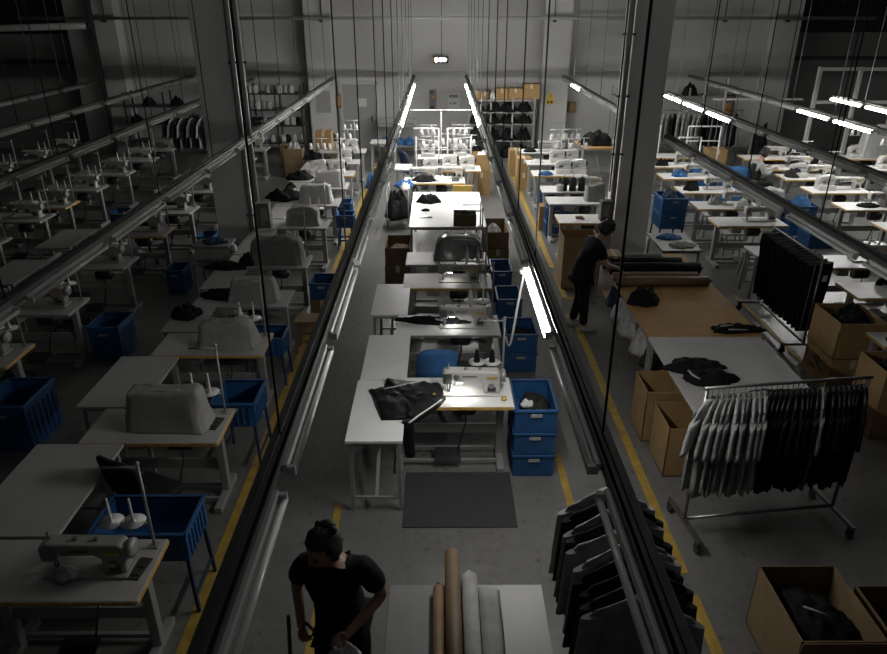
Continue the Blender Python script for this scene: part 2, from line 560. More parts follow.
# ------------------------------------------------------------------ furniture
def table_fn(amber, pole, w=1.2, dpt=.57, top='lam', pedal=True):
    def fn(label):
        t = thing('sewing_table', label, 'table')
        H = .78
        MB().box((0, 0, H - .018), (w, dpt, .036)).build('table_top', top, t, .006)
        e = MB()
        e.box((0, -dpt / 2 - .001, H - .02), (w - .012, .006, .03)).box((w / 2 + .001, 0, H - .02), (.006, dpt - .012, .03)).box((-w / 2 - .001, 0, H - .02), (.006, dpt - .012, .03))
        e.build('edge_band', 'amber' if amber else 'leg', t)
        for sx in (-1, 1):
            x = sx * (w / 2 - .1)
            b = MB()
            b.box((x, 0, .03), (.07, .53, .06)).box((x, .04, .38), (.07, .075, .66)).box((x, 0, H - .05), (.055, .46, .028))
            b.box((x, -.23, .012), (.06, .05, .024)).box((x, .24, .012), (.06, .05, .024))
            b.build('leg', 'leg', t, .006)
        MB().box((0, .06, .33), (w - .24, .03, .1)).box((0, .1, .06), (w - .24, .03, .04)).box((0, -.12, .06), (w - .24, .025, .03)).build('stretcher', 'leg', t)
        if pedal:
            MB().box((-.02, -.08, .10), (.26, .2, .014), (R(12), 0, 0)).build('pedal', 'dsteel', t)
            MB().tube([(.08, -.02, .11), (.16, .0, .42), (.16, 0, .62)], .008, 6).build('pedal_rod', 'dsteel', t)
            b = MB().lathe([(.05, -.13), (.085, -.12), (.085, .08), (.06, .1), (.03, .12)], (.16, .05, .58), 14, 'X')
            b.box((.16, .05, .68), (.08, .08, .1)).build('motor', 'dsteel', t)
            MB().box((-.2, 0, .65), (.16, .22, .12)).build('control_box', 'machg', t, .01)
        if pole:
            px, py = w / 2 - .07, dpt / 2 - .07
            st = MB().tube([(px, py, H - .03), (px, py, H + .68)], .011, 8).tube([(px + .01, py, H + .66), (px - .24, py, H + .66)], .009, 8).tube([(px, py, H + .2), (px - .3, py, H + .2)], .009, 8)
            st.ball((px, py, H + .69), .017, 8).box((px, py, H + .004), (.06, .06, .01))
            st = st.build('thread_stand', 'leg', t)
            for q in (.11, .26):
                MB().lathe([(.075, 0), (.085, .012), (.02, .008), (.012, .02), (.008, .2), (.002, .21)], (px - q, py, H + .205), 14).build('cone_holder', 'bar', st)
        return t
    return fn


TBL = 'sewing tables in long rows'


def sewing_table(x, y, label, amber=True, pole=False, rz=0, top='lam', w=1.2):
    return make(('tab', amber, pole, top, w), table_fn(amber, pole, w, .57, top), label, (x, y, 0), rz, TBL)


def plain_table(x0, x1, y0, y1, label, H=.78, top='lam2', group=None, name='extension_table', legs='A', cat='table'):
    t = thing(name, label, cat, ((x0 + x1) / 2, (y0 + y1) / 2, 0), 0, group)
    w, l = x1 - x0, y1 - y0
    MB().box((0, 0, H - .014), (w, l, .028)).build('table_top', top, t, .004)
    for sx in (-1, 1):
        for sy in (-1, 1):
            MB().bar((sx * (w / 2 - .045), sy * (l / 2 - .07), H - .03), (sx * (w / 2 - .03), sy * (l / 2 - .05), 0), .035, .035).build('leg', 'leg', t)
    b = MB()
    for sy in (-1, 1):
        b.box((0, sy * (l / 2 - .05), .14), (w - .07, .025, .025)).box((0, sy * (l / 2 - .05), H - .05), (w - .1, .025, .03))
    b.bar((0, -(l / 2 - .05), .14), (0, l / 2 - .1, H - .05), .03, .03)
    b.build('stretcher', 'leg', t)
    return t


def machine_fn(m):
    def fn(label):
        t = thing('sewing_machine', label, 'sewing machine')
        t.scale = (1.13, 1.0, .9)
        MB().box((0, 0, .011), (.49, .19, .022)).build('bed', m, t, .006)
        poly = [(-.245, .125), (-.165, .125), (-.15, .17), (.06, .178), (.095, .15), (.105, .022), (.235, .022), (.24, .24), (.22, .272), (-.2, .285), (-.235, .275), (-.25, .24)]
        MB().prism(poly, -.058, .058).build('arm', m, t, .016, 3)
        MB().lathe([(.03, .235), (.052, .24), (.068, .25), (.072, .27), (.066, .283), (.03, .29)], (0, 0, .205), 18, 'X').build('handwheel', 'leg', t)
        MB().box((-.205, -.062, .2), (.07, .012, .12)).build('face_plate', 'chrome', t, .004)
        MB().tube([(-.205, 0, .13), (-.205, 0, .025)], .006, 8).tube([(-.185, 0, .13), (-.185, 0, .04)], .007, 8).box((-.195, -.01, .03), (.025, .05, .012)).build('needle_bar', 'chrome', t)
        MB().lathe([(.026, -.075), (.026, -.058)], (-.13, 0, .225), 12, 'Y').lathe([(.018, -.09), (.018, -.075)], (-.13, 0, .225), 12, 'Y').build('dial', 'chrome', t)
        MB().lathe([(.02, -.08), (.028, -.056)], (.165, 0, .11), 12, 'Y').build('dial', 'chrome', t)
        MB().tube([(-.2, 0, .28), (-.2, 0, .345)], .007, 8).ball((-.2, 0, .345), .011, 8).tube([(-.05, 0, .278), (-.05, 0, .298)], .016, 10).tube([(.07, .0, .276), (.07, 0, .296)], .013, 10).build('thread_guide', 'chrome', t)
        MB().box((.17, -.06, .205), (.09, .006, .03)).build('name_plate', 'brass', t)
        MB().box((.17, -.061, .07), (.07, .006, .05)).box((-.02, -.061, .225), (.12, .004, .01)).build('stitch_panel', 'dsteel', t)
        return t
    return fn


def work_lamp(x, y, label, power, z=.78):
    t = thing('work_lamp', label, 'lamp', (x, y, z), 0, 'small work lamps on machine heads')
    MB().box((-.12, -.03, .145), (.07, .03, .012)).build('lamp_body', 'bar', t)
    MB().box((-.12, -.03, .1365), (.055, .022, .004)).build('lamp_lens', 'led' if power == 1 else 'ledfill', t)
    return t


def overlock_fn(label):
    t = thing('overlock_machine', label, 'sewing machine')
    MB().box((0, 0, .05), (.34, .26, .1)).build('bed', 'mach', t, .015)
    poly = [(-.17, .1), (-.17, .2), (-.12, .26), (.12, .29), (.17, .26), (.17, .1), (.02, .1), (0, .17), (-.08, .17), (-.1, .1)]
    MB().prism(poly, -.02, .13).build('arm', 'mach', t, .015, 2)
    MB().lathe([(.03, .17), (.06, .18), (.06, .21), (.02, .22)], (0, .05, .19), 14, 'X').build('handwheel', 'dsteel', t)
    for k in range(4):
        MB().lathe([(.012, -.04), (.012, -.02)], (-.04 + .05 * k, -.0, .2), 8, 'Y').build('dial', 'chrome', t)
    MB().tube([(.1, .1, .25), (.1, .1, .75)], .008, 6).tube([(-.2, .1, .74), (.22, .1, .74)], .007, 6).tube([(-.2, .1, .5), (.22, .1, .5)], .007, 6).build('thread_stand', 'bar', t)
    for k in range(3):
        MB().lathe([(.045, 0), (.03, .12), (.012, .13)], (-.15 + .15 * k, .1, .51), 10).build('thread_cone', ('whitec', 'lightc', 'whitec')[k], t)
    return t


MG = 'sewing machines on the tables'


def sewing_machine(x, y, label, m='mach', z=.78, rz=0):
    return make(('mach', m), machine_fn(m), label, (x, y, z), rz, MG)


def overlock(x, y, label, z=.78, rz=0):
    return make('over', overlock_fn, label, (x, y, z), rz, MG)


def nz(x, y, z, s=1.0):
    return mnoise.noise(Vector((x * s, y * s, z * s)))


def cover(x, y, label, m='cover', w=.62, d=.3, h=.36, seed=0, z=.78, rz=0, flare=.05, arch=0):
    """a soft cloth hood drooping over a machine"""
    b = MB()
    L = []
    N = 44
    prof = [(0, 1.0 + flare * 2), (.04, 1.0 + flare * 1.6), (.2, 1 + flare), (.4, 1 + flare * .4), (.6, 1.0), (.78, .985), (.9, .97), (.96, .94), (.99, .88), (1.0, .78), (1.0, .4)]
    for zz, k in prof:
        ring = []
        for i in range(N):
            a = 2 * PI * i / N
            ca, sa = math.cos(a), math.sin(a)
            e = .26
            px = math.copysign(abs(ca) ** e, ca) * w / 2
            py = math.copysign(abs(sa) ** e, sa) * d / 2
            n = nz(ca * 2.2 + seed * 3.1, sa * 2.2, zz * 1.3 + seed) * (.08 * (1.1 - zz) + .02) + .022 * nz(ca * 7 + seed, sa * 7, zz * 2.5) * (1.2 - zz)
            tpr = 1 - .30 * zz
            hz = zz * h * (1 + .16 * nz(px * k * 4.5, seed * 2.3, 0) * zz + .06 * nz(px * k * 14, py * 14, seed) * zz) * (1 - arch * abs(px * k / w * 2) ** 3)
            ring.append((px * k * (1 + n), py * k * tpr * (1 + n * 1.6), hz))
        L.append(ring)
    b.rings(L)
    o = b.build('machine_cover', m, None, loc=(x, y, z), rz=rz)
    return tag(o, label, 'dust cover', 'cloth hoods over machines')


def heap(x, y, z, sx, sy, h, seed, label, m='black', name='garment_heap', cat='garment', group='loose garments lying on the tables', rz=0):
    b = MB()
    NR, NA = 12, 44
    L = []
    for i in range(NR):
        f = 1 - (i / (NR - 1)) ** 1.15 * .985
        ring = []
        for k in range(NA):
            a = 2 * PI * k / NA
            rr = 1 + .34 * nz(math.cos(a) * 1.5 + seed * 7.7, math.sin(a) * 1.5, 0) + .16 * nz(math.cos(a) * 4 + seed, math.sin(a) * 4, 3)
            px, py = math.cos(a) * rr * f * sx / 2, math.sin(a) * rr * f * sy / 2
            zz = h * (1 - f ** 2.6) * (.75 + .5 * nz(px * 7 / max(sx, .2), py * 7 / max(sx, .2), seed * 3.3)) + .018 * (1 if i else 0) * (1 + nz(px * 30, py * 30, seed))
            if i == 0:
                zz = 0.001
            ring.append((px, py, max(zz, .001)))
        L.append(ring)
    b.rings(L)
    return tag(b.build(name, m, None, loc=(x, y, z + .001), rz=rz), label, cat, group)


def crate_fn(w, d, h, m, legs=0):
    def fn(label):
        t = thing('plastic_crate', label, 'crate')
        b = MB()
        th = .012
        z0 = legs
        b.box((0, 0, z0 + .012), (w - .05, d - .05, .02))
        for sx in (-1, 1):
            b.box((sx * (w / 2 - .02), 0, z0 + h / 2), (th, d - .03, h - .01))
        for sy in (-1, 1):
            b.box((0, sy * (d / 2 - .02), z0 + h / 2), (w - .03, th, h - .01))
        n = 6
        for k in range(n):
            q = (k + .5) / n - .5
            for sy in (-1, 1):
                b.box((q * (w - .08), sy * (d / 2 - .01), z0 + h * .45), (.014, .014, h * .75))
            for sx in (-1, 1):
                b.box((sx * (w / 2 - .01), q * (d - .08), z0 + h * .45), (.014, .014, h * .75))
        b.build('body', m, t)
        b = MB()
        for sx in (-1, 1):
            b.box((sx * (w / 2 - .012), 0, z0 + h - .012), (.028, d, .026))
        for sy in (-1, 1):
            b.box((0, sy * (d / 2 - .012), z0 + h - .012), (w, .028, .026))
        b.build('rim', m, t, .004)
        for sy in (-1, 1):
            MB().box((0, sy * (d / 2 + .003), z0 + h * .78), (.11, .008, .03)).build('handle', 'lightc', t)
        if legs:
            for sx in (-1, 1):
                for sy in (-1, 1):
                    MB().bar((sx * (w / 2 - .04), sy * (d / 2 - .04), legs), (sx * (w / 2 - .02), sy * (d / 2 - .02), 0), .025, .025).build('leg', 'navy', t)
            for sx in (-1, 1):
                MB().box((sx * (w / 2 - .03), 0, legs * .3), (.02, d - .06, .02)).build('stretcher', 'navy', t)
        return t
    return fn


def crate(x, y, z, label, w=.4, d=.58, h=.25, m='blue', legs=0, rz=0):
    return make(('crate', w, d, h, m, legs), crate_fn(w, d, h, m, legs), label, (x, y, z), rz, 'blue plastic crates')


def carton_fn(w, d, h, m, open_):
    def fn(label):
        t = thing('cardboard_box', label, 'box')
        b = MB()
        th = .008
        if open_:
            b.box((0, 0, .006), (w, d, .01))
            for sx in (-1, 1):
                b.box((sx * (w / 2 - th / 2), 0, h / 2), (th, d, h))
            for sy in (-1, 1):
                b.box((0, sy * (d / 2 - th / 2), h / 2), (w, th, h))
            b.build('body', m, t)
            if open_ == 2:
                MB().box((0, -d / 2 - .004, h - .07), (w, .006, .14), (R(8), 0, 0)).build('flap', m, t)
                MB().box((w / 2 + .008, 0, h - .07), (.006, d, .14), (0, R(-6), 0)).build('flap', m, t)
        else:
            b.box((0, 0, h / 2), (w, d, h)).build('body', m, t, .004)
            MB().box((0, 0, h + .001), (.06, d, .002)).box((0, -d / 2 - .001, h - .06), (.06, .002, .12)).build('tape_strip', 'tape', t)
        return t
    return fn


def carton(x, y, z, label, w=.4, d=.5, h=.4, m='carton', open_=0, rz=0):
    return make(('carton', w, d, h, m, open_), carton_fn(w, d, h, m, open_), label, (x, y, z), rz, 'cardboard boxes')


def chair_fn(m, base='dsteel'):
    def fn(label):
        t = thing('task_chair', label, 'chair')
        MB().box((0, 0, .46), (.44, .42, .07)).build('seat', m, t, .03, 3)
        b = MB()
        L = []
        for k in range(11):
            u = k / 10
            v = abs(u * 2 - 1)
            ww = .215 * (1 - max(0, v - .45) ** 2 * 1.5)
            zz = .58 + u * .40
            th = .028 * (1 - max(0, v - .8) * 3)
            ring = []
            for i in range(28):
                a = 2 * PI * i / 28
                x = math.copysign(abs(math.cos(a)) ** .45, math.cos(a)) * ww
                y = math.copysign(abs(math.sin(a)) ** .6, math.sin(a)) * th
                ring.append((x, y - .22 - .07 * u + 1.1 * x * x, zz))
            L.append(ring)
        b.rings(L)
        b.build('backrest', m, t)
        MB().bar((0, -.1, .43), (0, -.24, .45), .05, .02).bar((0, -.24, .45), (0, -.23, .75), .05, .02).build('back_bracket', base, t)
        MB().tube([(0, 0, .12), (0, 0, .44)], .028, 10).build('post', base, t)
        b = MB()
        for k in range(5):
            a = 2 * PI * k / 5
            b.bar((0, 0, .13), (.27 * math.cos(a), .27 * math.sin(a), .075), .04, .03)
        b.build('star_base', base, t)
        for k in range(5):
            a = 2 * PI * k / 5
            MB().ball((.27 * math.cos(a), .27 * math.sin(a), .033), .033, 10).build('castor', base, t)
        return t
    return fn


def chair(x, y, label, m='char', rz=0):
    return make(('chair', m), chair_fn(m), label, (x, y, 0), rz, 'padded work chairs')


def stool_fn(m):
    def fn(label):
        t = thing('stool', label, 'stool')
        MB().box((0, 0, .45), (.34, .3, .04)).build('seat', m, t, .012)
        for sx in (-1, 1):
            for sy in (-1, 1):
                MB().bar((sx * .12, sy * .1, .43), (sx * .16, sy * .14, 0), .03, .03).build('leg', m, t)
        b = MB()
        for sy in (-1, 1):
            b.box((0, sy * .125, .18), (.28, .02, .03))
        b.build('stretcher', m, t)
        return t
    return fn


def stool(x, y, label, m='woodd', rz=0):
    return make(('stool', m), stool_fn(m), label, (x, y, 0), rz, 'low stools')


def plastic_chair(x, y, label, m='yellow', rz=0):
    def fn(label):
        t = thing('plastic_chair', label, 'chair')
        MB().box((0, 0, .44), (.4, .4, .03)).build('seat', m, t, .012)
        MB().box((0, -.19, .66), (.4, .025, .36), (R(8), 0, 0)).build('backrest', m, t, .02, 3)
        for sx in (-1, 1):
            for sy in (-1, 1):
                MB().bar((sx * .16, sy * .16, .43), (sx * .19, sy * .19, 0), .03, .03).build('leg', 'leg', t)
        b = MB()
        for k in range(6):
            b.box((-.125 + .05 * k, -.2, .51), (.018, .03, .03))
        b.build('backrest_slots', 'dsteel', t)
        return t
    return make(('pchair', m), fn, label, (x, y, 0), rz, 'moulded plastic chairs')


# ------------------------------------------------------------------ hanging clothes
def garment_fn(seed, m, sleeve=.3, length=.68, w=.44, name='hanging_shirt'):
    def fn(label):
        t = thing(name, label, 'shirt')
        b = MB()
        L = []
        N = 26
        rows = [(-.045, .06, .05), (-.075, .095, .06), (-.115, .155, .06), (-.165, w * .45, .055), (-.22, w * .5, .055), (-.34, w * .48, .05), (-.5, w * .47, .05), (-length + .12, w * .485, .05), (-length, w * .5, .055)]
        for z, hw, th in rows:
            ring = []
            for i in range(N):
                a = 2 * PI * i / N
                ca, sa = math.cos(a), math.sin(a)
                n = nz(ca * 3 + seed * 5, sa * 2, z * 1.5) * .05 * min(1, -z * 2.2)
                ring.append((math.copysign(abs(ca) ** .75, ca) * hw, sa * th * .5 + n, z + .02 * nz(ca * 2, seed, 1) * (z < -.4)))
            L.append(ring)
        b.rings(L)
        for s in (-1, 1):
            S = []
            for k in range(6):
                u = k / 5
                cx = s * (w * .43 + (.045 * u if sleeve > .35 else .085 * u))
                cz = -.19 - sleeve * u
                hw, th = .075 - .02 * u, .05
                S.append([(cx + math.cos(a) * hw, .02 * nz(u * 3, seed + s, 2) + math.sin(a) * th * .5, cz + s * math.cos(a) * -.03) for a in [2 * PI * i / 14 for i in range(14)]])
            b.rings(S)
        b.build('cloth', m, t)
        MB().tube([(-.17, 0, -.125), (-.1, 0, -.08), (0, 0, -.035), (.1, 0, -.08), (.17, 0, -.125)], .007, 6).tube([(0, 0, -.035), (0, 0, .0), (.018, 0, .026), (.0, 0, .048), (-.018, 0, .03)], .0028, 6).build('hanger', 'lightc' if m in ('lightc', 'greyc') else 'dsteel', t)
        return t
    return fn


def hang(x, y, z, label, seed, m, rz, group, sleeve=.26, length=.68, w=.44):
    key = ('garment', seed % 3, m, sleeve, length, w)
    o = make(key, garment_fn(seed % 3 + 1, m, sleeve, length, w), label, (x, y, z - .03), rz, group)
    return o


def rack(x0, y0, x1, y1, H, label, foot=.28, wheels=True):
    dx, dy = x1 - x0, y1 - y0
    L = math.hypot(dx, dy)
    rz = math.atan2(dy, dx)
    t = thing('garment_rack', label, 'clothes rack', ((x0 + x1) / 2, (y0 + y1) / 2, 0), rz, 'wheeled garment racks')
    MB().tube([(-L / 2 - .03, 0, H), (L / 2 + .03, 0, H)], .0145, 10).build('rail', 'chrome', t)
    MB().tube([(-L / 2, 0, .14), (L / 2, 0, .14)], .0145, 10).build('crossbar', 'chrome', t)
    for s in (-1, 1):
        MB().tube([(s * L / 2, 0, .14), (s * L / 2, 0, H)], .0145, 10).build('post', 'chrome', t)
        MB().box((s * L / 2, 0, .125), (.035, foot * 2, .03)).build('foot', 'chrome', t)
        for q in (-1, 1):
            b = MB().lathe([(.02, -.012), (.042, -.012), (.042, .012), (.02, .012)], (s * L / 2, q * (foot - .03), .043), 14, 'X')
            b.box((s * L / 2, q * (foot - .03), .09), (.036, .05, .05)).build('castor', 'dsteel', t)
    return t


# ------------------------------------------------------------------ people
def skin_mesh(nodes, edges, islands, sub=2):
    """nodes: name -> (pos, radius); islands: root names; returns a bmesh of the grown surface"""
    names = list(nodes)
    me = bpy.data.meshes.new('tmp')
    me.from_pydata([nodes[n][0] for n in names], [(names.index(a), names.index(b)) for a, b in edges], [])
    o = bpy.data.objects.new('tmp', me)
    C.objects.link(o)
    md = o.modifiers.new('skin', 'SKIN')
    md.branch_smoothing = .6
    sl = me.skin_vertices[0].data
    for i, n in enumerate(names):
        r = nodes[n][1]
        sl[i].radius = r if isinstance(r, tuple) else (r, r)
        sl[i].use_root = n in islands
    ss = o.modifiers.new('sub', 'SUBSURF')
    ss.levels = ss.render_levels = sub
    dg = bpy.context.evaluated_depsgraph_get()
    m2 = bpy.data.meshes.new_from_object(o.evaluated_get(dg))
    bm = bmesh.new()
    bm.from_mesh(m2)
    bpy.data.objects.remove(o)
    bpy.data.meshes.remove(m2)
    for f in bm.faces:
        f.smooth = True
    return bm


def chain(nodes, edges, prev, pts, pre):
    for i, (p, r) in enumerate(pts):
        n = f'{pre}{i}'
        nodes[n] = (p, r)
        if prev:
            edges.append((prev, n))
        prev = n
    return prev


def hand(nodes, edges, roots, wrist, dirv, palm_n, pre, curl=.9, s=1.0):
    """five separate fingers rooted inside the palm"""
    d = Vector(dirv).normalized()
    n = Vector(palm_n).normalized()
    n = (n - d * n.dot(d)).normalized()
    side = d.cross(n)
    w = Vector(wrist)
    for k, (off, ln) in enumerate(((-.030, .070), (-.010, .082), (.011, .077), (.030, .060))):
        a = w + d * .055 * s + side * off * s * .8
        b = w + d * .095 * s + side * off * s
        c1 = b + (d * math.cos(curl * .5) + n * math.sin(curl * .5)) * ln * .5 * s
        c2 = c1 + (d * math.cos(curl * 1.4) + n * math.sin(curl * 1.4)) * ln * .3 * s
        c3 = c2 + (d * math.cos(curl * 2.1) + n * math.sin(curl * 2.1)) * ln * .22 * s
        roots.append(f'{pre}f{k}_0')
        chain(nodes, edges, None, [(a, .010), (b, .0098), (c1, .009), (c2, .0083), (c3, .007)], f'{pre}f{k}_')
    a = w + d * .03 * s - side * .018 * s
    b = w + d * .058 * s - side * .045 * s + n * .012
    c1 = b + (d * .8 - side * .4 + n * .5).normalized() * .034 * s
    c2 = c1 + (d * .9 + n * .6).normalized() * .026 * s
    roots.append(f'{pre}t_0')
    chain(nodes, edges, None, [(a, .013), (b, .0115), (c1, .010), (c2, .008)], f'{pre}t_')


def head_bm(bm, c, fwd, up, r=.105):
    """head with nose, chin, ears, joined into the body mesh; returns its frame"""
    f = Vector(fwd).normalized()
    u = Vector(up)
    u = (u - f * u.dot(f)).normalized()
    s = f.cross(u)
    res = bmesh.ops.create_uvsphere(bm, u_segments=24, v_segments=18, radius=1)
    for v in res['verts']:
        x, y, z = v.co  # x side, y fwd, z up
        px, py, pz = x * r * .76, y * r * .93, z * r * 1.14
        if z < 0:
            px *= 1 + .28 * z * 1.0
            py *= 1 + .06 * z
        if y > .3:
            py -= .006 * (1 - abs(x)) * math.exp(-((z - .12) / .12) ** 2)      # eye line
        if y > .8 and abs(x) < .3:
            py += .02 * math.exp(-(x / .14) ** 2) * math.exp(-((z + .2) / .16) ** 2)   # nose
            py += .006 * math.exp(-((z + .55) / .08) ** 2)                       # lips
        v.co = Vector(c) + s * px + f * py + u * pz
        for q in v.link_faces:
            q.smooth = True
    for q in (-1, 1):
        res = bmesh.ops.create_uvsphere(bm, u_segments=10, v_segments=8, radius=.03)
        for v in res['verts']:
            v.co = Vector(c) + s * (q * r * .77 + v.co.x * .35) + f * (v.co.y * .65 - .008) + u * (v.co.z * 1.05 - .005)
            for g in v.link_faces:
                g.smooth = True
    return f, u, s


def bm_obj(name, bm, m, parent=None, loc=None):
    bmesh.ops.recalc_face_normals(bm, faces=bm.faces)
    me = bpy.data.meshes.new(name)
    bm.to_mesh(me)
    bm.free()
    me.materials.append(M[m])
    o = bpy.data.objects.new(name, me)
    C.objects.link(o)
    o.parent = parent
    return o


def hair_cap(name, c, fr, r, m, parent, back=.35, bumpy=.02, low=-.55, front=.25):
    f, u, s = fr
    bm = bmesh.new()
    res = bmesh.ops.create_uvsphere(bm, u_segments=26, v_segments=20, radius=1)
    dead = []
    for v in res['verts']:
        x, y, z = v.co
        lim = low if y < .1 else (front if y > .55 else low + (front - low) * (y - .1) / .45)
        n = mnoise.noise(Vector((x * 3, y * 3, z * 3))) * bumpy + mnoise.noise(Vector((x * 8, y * 8, z * 8))) * bumpy * .5
        k = r + n
        if z < lim:
            k = r * .8
        v.co = Vector(c) + s * x * k * .84 + f * (y * k * .98 - .008) + u * (z * k * 1.16 + .006)
        for q in v.link_faces:
            q.smooth = True
    return bm_obj(name, bm, m, parent)


# ================================================================== MIDDLE ROW
MID = 'in the middle row'
sewing_table(.09, 5.93, 'white-topped sewing table behind the black floor mat, nearest of the middle row', True, True)
sewing_machine(.30, 5.92, 'white sewing machine beside the black jacket, nearest of the middle row')
sewing_table(.09, 7.5, 'white sewing table under the black trousers, second from front in the middle row', False, True)
sewing_machine(.27, 7.47, 'white sewing machine stitching the black trousers, second in the middle row')
sewing_table(.10, 8.95, 'sewing table with amber front edge between blue crates, third in the middle row', True, True, 0, 'lam2')
sewing_machine(.26, 8.95, 'greyer sewing machine just in front of the plastic-hooded one, third in the middle row', 'machg')
sewing_table(.10, 9.88, 'sewing table carrying the plastic-hooded machine, fourth in the middle row', False, True, 0, 'lam2')
cover(.27, 9.92, 'shiny clear plastic hood over the fourth machine of the middle row', 'coverp', .68, .32, .36, 3, arch=.25)
work_lamp(.30, 5.90, 'small lit work lamp under the arm of nearest middle machine', 1)
work_lamp(.26, 7.45, 'small added fill lamp under the arm of second middle machine', 2)  # added, dimmed fill to brighten the second table
work_lamp(.25, 8.93, 'small added fill lamp under the arm of third middle machine', 2)  # likewise added to brighten the third table
EXT = 'extension tables between sewing tables'
plain_table(-.83, -.33, 5.08, 6.16, 'white extension table under the black jacket, nearest left of the middle row', .78, 'lam', EXT)
plain_table(-.81, -.34, 6.18, 7.22, 'white extension table beside the blue chair in the middle row', .78, 'lam', EXT)
plain_table(-.85, -.40, 7.79, 8.83, 'grey extension table left of the third sewing table in the middle row', .78, 'lam', EXT)
chair(-.05, 6.72, 'blue padded chair between the first and second middle tables', 'bluec', R(4))
# black jacket lying across the nearest table
b = MB()
out = [(368, 389), (383, 387), (386, 378), (423, 381), (441, 383), (446, 398), (440, 405), (412, 423), (410, 418), (381, 419), (375, 405), (372, 396)]
pts = [at(x, y, .80) for x, y in out]
cx = sum(p.x for p in pts) / len(pts)
cy = sum(p.y for p in pts) / len(pts)
dense = []
for i, p in enumerate(pts):
    q = pts[(i + 1) % len(pts)]
    for k in range(5):
        dense.append(p.lerp(q, k / 5))
L = []
for i in range(10):
    f = 1 - (i / 9) ** 1.1 * .985
    ring = []
    for p in dense:
        x, y = (p.x - cx) * f, (p.y - cy) * f
        z = .002 if i == 0 else .012 + .05 * (1 - f ** 3) * (.7 + .6 * nz(x * 7, y * 7, 4)) + .035 * abs(nz(x * 9 + y * 6, y * 3, 9)) + .012 * nz(x * 30, y * 22, 1)
        ring.append((x, y, max(z, .002)))
    L.append(ring)
b.rings(L)
jk = tag(b.build('jacket', 'blackshiny', None, loc=(cx, cy, .781)), 'shiny black jacket with white piping spread over the nearest middle table', 'jacket')


def piping(px, zs=.05, r=.008):
    bb = MB()
    pp = [at(x, y, .78 + zs) - Vector((cx, cy, .78)) for x, y in px]
    bb.tube(pp, r, 6)
    return bb


piping([(441, 400), (430, 408), (418, 416), (409, 423)], .03).build('white_piping', 'whitec', jk)
piping([(384, 389), (398, 386), (412, 383), (422, 381)], .055, .006).build('white_piping', 'whitec', jk)
e0 = at(408, 421, .78) - Vector((cx, cy, .781))
MB().rings([[(e0.x + math.cos(a) * w_ + dx_, e0.y - .035 + math.sin(a) * .025, z_) for a in [2 * PI * i / 16 for i in range(16)]] for z_, w_, dx_ in ((.03, .05, 0), (.0, .055, 0), (-.1, .05, .01), (-.2, .055, .0), (-.3, .05, .01), (-.36, .045, .015))]).build('sleeve', 'blackshiny', jk)
MB().ball(tuple(at(434, 394, .85) - Vector((cx, cy, .78))), .018, 8, (1, 1, .4)).build('badge', 'brass', jk)
tag(MB().lathe([(.022, 0), (.03, .01), (.03, .02), (.018, .035)], n=12).box((0, .03, .01), (.05, .02, .018)).build('brass_clip', 'brass', None, loc=tuple(at(504, 400, .781))), 'small brass clip at the right front corner of the nearest table', 'clip')
# black trousers on the second table
p = at(437, 322, .78)
tr = heap(p.x - .03, p.y, .78, .82, .2, .05, 3, 'black trousers fed under the second machine of the middle row', rz=R(-8))
for k in range(1):
    MB().tube([(.02, -.05, .06), (.12, -.07, .055)], .012, 6).build('white_label', 'whitec', tr)
# thread cones on the stands
CONE = [(.03, 0), (.032, .01), (.014, .13), (.008, .14)]


def cone_fn(m):
    def fn(label):
        t = thing('thread_cone', label, 'thread cone')
        MB().lathe(CONE, n=14).build('thread', m, t)
        MB().lathe([(.012, .13), (.01, .16)], n=10).build('core', 'lightc', t)
        return t
    return fn


def cone(x, y, z, label, m='black'):
    return make(('cone', m), cone_fn(m), label, (x, y, z), 0, 'thread cones')


px_, py_ = .09 + .53, 5.93 + .215
cone(px_ - .26, py_, .998, 'left black thread cone on the stand of the nearest middle table')
cone(px_ - .11, py_, .998, 'right black thread cone on the stand of the nearest middle table')
px_, py_ = .10 + .53, 8.95 + .215
cone(px_ - .26, py_, .998, 'left white thread cone on the stand of third middle table', 'whitec')
cone(px_ - .11, py_, .998, 'right white thread cone on the stand of third middle table', 'whitec')
px_, py_ = .09 + .53, 7.5 + .215
cone(px_ - .26, py_, .998, 'white thread cone on the stand behind the black trousers', 'whitec')
tag(MB().box((0, 0, .006), (1.02, .8, .012)).build('floor_mat', 'mat_', None, .004, loc=(.17, 5.28, 0)), 'black rubber mat on the floor before the nearest middle table', 'mat')
# blue crates along the right of the middle row
crate(.90, 5.92, 0.0, 'bottom crate of the nearest blue stack beside the middle row', .42, .62, .25)
crate(.90, 5.92, .252, 'middle crate of the nearest blue stack beside the middle row', .42, .62, .25)
crate(.90, 5.92, .504, 'top crate of the nearest blue stack, holding dark cloth', .42, .62, .25)
heap(.92, 5.95, .60, .30, .42, .10, 11, 'dark clothes with white trim lying in the nearest blue crate', 'char', group='clothes inside crates and boxes')
heap(.84, 5.86, .66, .14, .10, .06, 12, 'crumpled white cloth on the clothes in the nearest crate', 'whitec', group='clothes inside crates and boxes')
crate(1.0, 8.03, 0, 'lower crate of the second blue stack from front', .42, .53, .26)
crate(1.0, 8.03, .262, 'upper crate of the second blue stack from front', .42, .53, .26)
heap(1.0, 8.03, .4, .3, .4, .06, 13, 'dark cloth at the bottom of the second crate stack', 'black', group='clothes inside crates and boxes')
crate(.96, 9.16, 0, 'lower crate of the third blue stack from front', .36, .53, .26)
crate(.96, 9.16, .262, 'upper crate of the third blue stack from front', .36, .53, .26)
crate(.94, 10.3, 0, 'lower crate of the farthest blue stack beside the middle row', .33, .58, .26)
crate(.94, 10.3, .262, 'upper crate of the farthest blue stack beside the middle row', .33, .58, .26)

